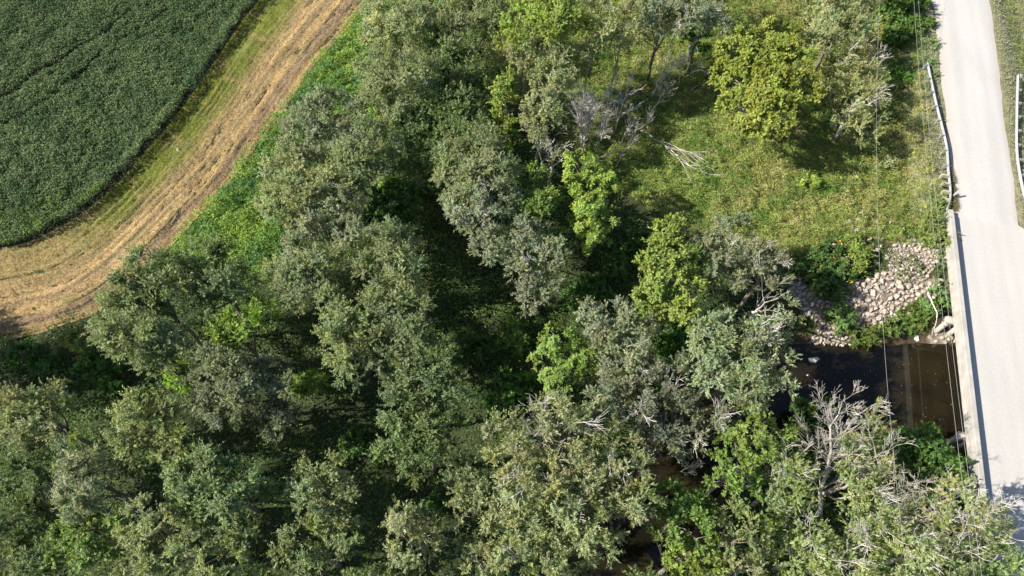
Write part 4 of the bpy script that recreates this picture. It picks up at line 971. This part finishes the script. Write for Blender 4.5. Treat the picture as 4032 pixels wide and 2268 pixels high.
# herbs mixed through the meadow, broad leaves
X, Y = scatter(90000, -16, 52, 16, 80)
vx, vy = proj(X, Y, terrain(X, Y)); s, t = road_st(X, Y); d, par = dist_poly(X, Y, CRK); d = d-hwid(par)
keep = inpoly(vx, vy, mead_poly) & (s < -.3) & (d > .8) & (fbm(X, Y, .8, 91)*.7+fbm(X, Y, 5, 92)*.5+.12*sstep(1700, 2300, vx) > .66)
X, Y = X[keep], Y[keep]; f1 = fbm(X, Y, .8, 91)
col = mixc((.11, .17, .04), (.20, .23, .07), fbm(X, Y, 1.7, 93))*rngG.uniform(.7, 1.3, (len(X), 1))
clump_field(X, Y, .2+.5*f1, col, .17, .06, M['leaf'], 'meadow_herbs', rise=.2, thick=.6)

# woodland undergrowth and vines (everything that is neither field, meadow, strip, road nor water)
X, Y = scatter(560000, -52, 46, -8, 68)
gz = terrain(X, Y); vx, vy = proj(X, Y, gz)
s, t = road_st(X, Y); d, par = dist_poly(X, Y, CRK); d = d-hwid(par)
strip_all = STRE+SOYE[::-1]
keep = ~inpoly(vx, vy, strip_all) & ~inpoly(vx, vy, soy_poly) & ~inpoly(vx+30, vy-20, mead_poly) & ~inpoly(vx+8, vy+8, weed_poly) & (d > .35) & (s < -.15) & (vx > -140) & (vx < 2620) & (vy < 1560) & (vy > -100)
inrock = np.zeros(len(X), bool)
for q in RPV: inrock |= inpoly(vx, vy, q)
keep &= ~inrock | (fbm(X, Y, 1.2, 104) > .66)
keep &= rngG.random(len(X)) < np.clip(.25+1.1*fbm(X, Y, 2.5, 101), 0, 1)*np.where((vx < 420) & (vy > 800) & (vy < 1200), 1.0, np.where((vx < 1250) & (vy > 900), .42, .72))
X, Y, vx, vy, d = X[keep], Y[keep], vx[keep], vy[keep], d[keep]
hv = .12+1.5*np.clip(fbm(X, Y, 1.7, 102)*2.0-.6, 0, 1)*sstep(.0, 3, d)
col = mixc((.065, .125, .030), (.125, .19, .042), fbm(X, Y, 2.2, 103))*rngG.uniform(.7, 1.3, (len(X), 1))
bank_zone = ((vx-2150)/260)**2+((vy-720)/160)**2 < 1
col[bank_zone] *= np.array([1.15, 1.0, 1.0])  # slightly redder leaf tone around the stone bank
clump_field(X, Y, hv, col, .19, .072, M['leaf'], 'woodland_undergrowth', rise=.15, thick=.55)

# roadside verge on the right and between rail and gravel
X, Y = scatter(150000, 34, 66, 20, 80)
s, t = road_st(X, Y); vx, vy = proj(X, Y, np.zeros(len(X)))
edge = 7.35+.5*(fbm(t, t*0, 1.8, 52)-.5)*2+.25*(fbm(X, Y, .7, 109)-.5)
e2 = 6.75+1.1*np.clip((t-8)/40, 0, 1)
keep = (((s > e2+(fbm(X, Y, .8, 110)-.5)*.7) & (vx < 2680)) | ((s > -1.2) & (s < .95+(fbm(X, Y, .9, 111)-.5)*1.1))) & (t > BR1+.4) & (vy > -100)
X, Y, s = X[keep], Y[keep], s[keep]
hv = .05+.5*np.clip(fbm(X, Y, .6, 112)*1.6-.4, 0, 1)
col = mixc((.22, .25, .15), (.32, .32, .20), fbm(X, Y, 1.4, 113))*rngG.uniform(.75, 1.25, (len(X), 1))
far = s > 9.2; col[far] = col[far]*np.array([.9, 1.0, .55])
clump_field(X, Y, hv, col, .22, .03, M['grass'], 'verge_grass', rise=.35, thick=.7)

# dry weeds sprawling over the gravel by the bridge end
n = 5200; tq = BR1+.3+rngG.random(n)**1.3*5.2; sq = .42+rngG.random(n)*.75
XY = np.array([R(a, b) for a, b in zip(sq, tq)])
keep = fbm(XY[:, 0], XY[:, 1], .6, 120) > .42; XY = XY[keep]
col = mixc((.13, .15, .05), (.24, .19, .11), rngG.random(len(XY)))
clump_field(XY[:, 0], XY[:, 1], np.full(len(XY), .35), col, .26, .018, M['grass'], 'dry_roadside_weeds', rise=.5, thick=.9)

# stubble and clippings on the mown strip
n = 110000; a = rngG.random(n); f = rngG.uniform(.0, 1.0, n)
xy = strip_pt(f, a); vx, vy = proj(xy[:, 0], xy[:, 1], np.full(n, FZ)); keep = (vx > -120) & (vy > -90)
a, f, xy = a[keep], f[keep], xy[keep]; n = len(a)
ln = fbm(a*260, f*44, 1.3, 42, 3)
keep = rngG.random(n) < np.clip(.15+1.3*ln, 0, 1); a, f, xy, ln = a[keep], f[keep], xy[keep], ln[keep]; n = len(a)
col = strip_col(f, a, xy[:, 0], xy[:, 1])*rngG.uniform(.7, 1.45, (n, 1))
clump_field(xy[:, 0], xy[:, 1], .08+.13*np.clip(ln*1.6-.4, 0, 1)+.1*(f < .12), col, .15, .02, M['grass'], 'cut_straw', rise=.25, thick=.8)

# ------------------------------------------------------------------ stones of the bank
rngS = np.random.default_rng(5); SM = []
def stone_mesh(k, mat):
    import bmesh
    bm = bmesh.new(); rr = np.random.default_rng(k+77)
    for _ in range(13):
        v = rr.normal(size=3); v /= np.linalg.norm(v); v = np.clip(v, -.8, .8)*[1, rr.uniform(.55, .95), .75]; v *= rr.uniform(.9, 1.0)*.58
        bm.verts.new(v)
    bmesh.ops.convex_hull(bm, input=bm.verts)
    for v in [v for v in bm.verts if not v.link_faces]: bm.verts.remove(v)
    me = bpy.data.meshes.new('stone'); bm.to_mesh(me); bm.free(); me.materials.append(mat); return me
SM = [stone_mesh(k, M['stone']) for k in range(9)]
bank = empty('stone_bank', PV(2210, 700, -2.5)); bank['kind'] = 'structure'
placed = []
cell = {}
def try_place(x, y, r, fac=.74):
    ci, cj = int(x//.7), int(y//.7)
    for i in (-1, 0, 1):
        for j in (-1, 0, 1):
            for (a, b, c) in cell.get((ci+i, cj+j), ()):
                if (a-x)**2+(b-y)**2 < (fac*(c+r)*.5)**2: return False
    cell.setdefault((ci, cj), []).append((x, y, r)); return True
cand = []
for q, (r0, r1) in zip(RPV, ((.19, .64), (.22, .54), (.18, .46), (.3, .6))):
    xs = [p[0] for p in q]; ys = [p[1] for p in q]
    for _ in range(9000 if q is RPV[0] else (3500 if q is not RPV[3] else 25)):
        a = rngS.uniform(min(xs), max(xs)); b = rngS.uniform(min(ys), max(ys))
        if not inpoly(np.array([a]), np.array([b]), q)[0]: continue
        z = -2.2; w_ = PV(a, b, z); z = float(terrain(w_[:1], w_[1:2])[0]); w_ = PV(a, b, z)
        zz_ = float(terrain(w_[:1], w_[1:2])[0])
        big = rngS.random()
        r = r0+(r1-r0)*big**2.2
        if a > 2240 and b < 700: r *= .68
        if rngS.random() < (.15 if a < 2330 else .35): continue
        cand.append((w_[0], w_[1], zz_, r))
for _ in range(220):
    a, b = rngS.normal(2200, 95), rngS.normal(715, 75)
    if a > 2385 or a < 1990 or b > 850 or b < 560: continue
    w_ = PV(a, b, -2.2); z = float(terrain(w_[:1], w_[1:2])[0]); w_ = PV(a, b, z)
    cand.append((w_[0], w_[1], float(terrain(w_[:1], w_[1:2])[0])+.08, rngS.uniform(.22, .5)))
cand.sort(key=lambda c: -c[3])
for c in cand:
    if try_place(c[0], c[1], c[3]): placed.append(c)
print('stones', len(placed))
def stone_obj(me, x, y, z, r, parent):
    o = bpy.data.objects.new('stone', me); C.objects.link(o)
    if parent: o.parent = parent; l = parent.location; o.location = (x-l.x, y-l.y, z-l.z)
    else: o.location = (x, y, z)
    o.rotation_euler = (rngS.normal()*.5, rngS.normal()*.5, rngS.uniform(0, 6.28)); f = rngS.uniform(.9, 1.2)
    o.scale = (r*f*1.12, r/f*1.12, r*rngS.uniform(.9, 1.3)); return o
for i, (x, y, z, r) in enumerate(placed[:298]):
    stone_obj(SM[i % 9], x, y, z+r*rngS.uniform(.0, .32), r*.96, bank)
# smaller stones joined
V = []; F = []; nv = 0
for i, (x, y, z, r) in enumerate(placed[298:]):
    me = SM[i % 9]; co = np.array([v.co[:] for v in me.vertices]); a = rngS.uniform(0, 6.28)
    Rz = np.array([[math.cos(a), -math.sin(a), 0], [math.sin(a), math.cos(a), 0], [0, 0, 1]])
    co = co@Rz.T*r*1.1+[x, y, z+r*rngS.uniform(0, .3)]
    V.append(co)
    for p in me.polygons: F.append([nv+k for k in p.vertices])
    nv += len(co)
me = bpy.data.meshes.new('small_stones'); me.from_pydata(np.concatenate(V).tolist(), [], F); me.materials.append(M['stone'])
o = link('small_stones', me, bank); o['kind'] = 'stuff'
# single stones
SW = [stone_mesh(k+30, M['stone_w']) for k in range(3)]
def lone(vx_, vy_, z, r, label, me=None, grp=None):
    p = PV(vx_, vy_, z); o = stone_obj(me or SM[rngS.integers(9)], p[0], p[1], z, r, None)
    o.name = 'boulder'; tag(o, label, 'stone', grp); return o
b_ = lone(2048, 904, -3.9, .95, 'white flat boulder sticking out of the dark creek water', SW[0]); b_.scale = (1.2, .8, .6); b_.rotation_euler = (0, 0, -.2)
lone(2033, 943, -3.98, .26, 'tiny pinkish stone breaking the creek surface below the white boulder')
b_ = lone(2306, 851, -3.85, .55, 'large pale angular block at the far water edge below the bushes', SW[1])
lone(2288, 846, -3.8, .38, 'smaller pale block just left of the angular water-edge block', SW[2])
lone(2365, 772, -3.0, .45, 'pale stone beside the far bridge pile')
for x, y, q in ((2365, 838, 'left'), (2378, 845, 'lower middle'), (2392, 840, 'right'), (2385, 852, 'lowest')):
    lone(x, y, -3.85, .42, 'pinkish stone on wet bank by the far piles, the %s one of four' % q, None, 'stones between the far piles')
for x, y, lb in ((2135, 556, 'left pale stone of the small cluster above the bank bushes'), (2160, 552, 'upper right pale stone of the small cluster in the meadow'), (2155, 580, 'lower pale stone of the small cluster among yellow weeds'),
                 (2172, 572, 'rightmost pale stone of the small cluster in the meadow'), (2145, 572, 'middle pale stone of the small cluster in the meadow'), (2165, 535, 'topmost pale stone of the small cluster in the meadow'), (2208, 628, 'lone stone half hidden left of the bank top')):
    p = PV(x, y, FZ); z = float(terrain(p[:1], p[1:2])[0])
    lone(x, y, z+.25, .50, lb, SW[1] if x % 2 else None)
p = PV(448, 378, FZ+.1); o = stone_obj(SM[3], p[0], p[1], FZ+.15, .4, None); o.name = 'field_stone'; tag(o, 'pale stone lying in the grass of the mown strip', 'stone')
# light litter floating on the creek
fl = MB(); 
for _ in range(60):
    p = PV(rngS.uniform(2060, 2405), rngS.uniform(880, 1075), -3.99); a = rngS.uniform(0, 6); r = rngS.uniform(.015, .04)
    fl.quadbox([(p[0]+r*math.cos(a+k*1.57)*(1 if k % 2 else .6), p[1]+r*math.sin(a+k*1.57), -3.995+zq) for zq in (0, .006) for k in range(4)])
o = fl.build('floating_leaves', M['wood']); tag(o, kind='stuff')
print('tris approx', ntri, 'all', sum(len(m.loops)-2*len(m.polygons) for m in bpy.data.meshes))
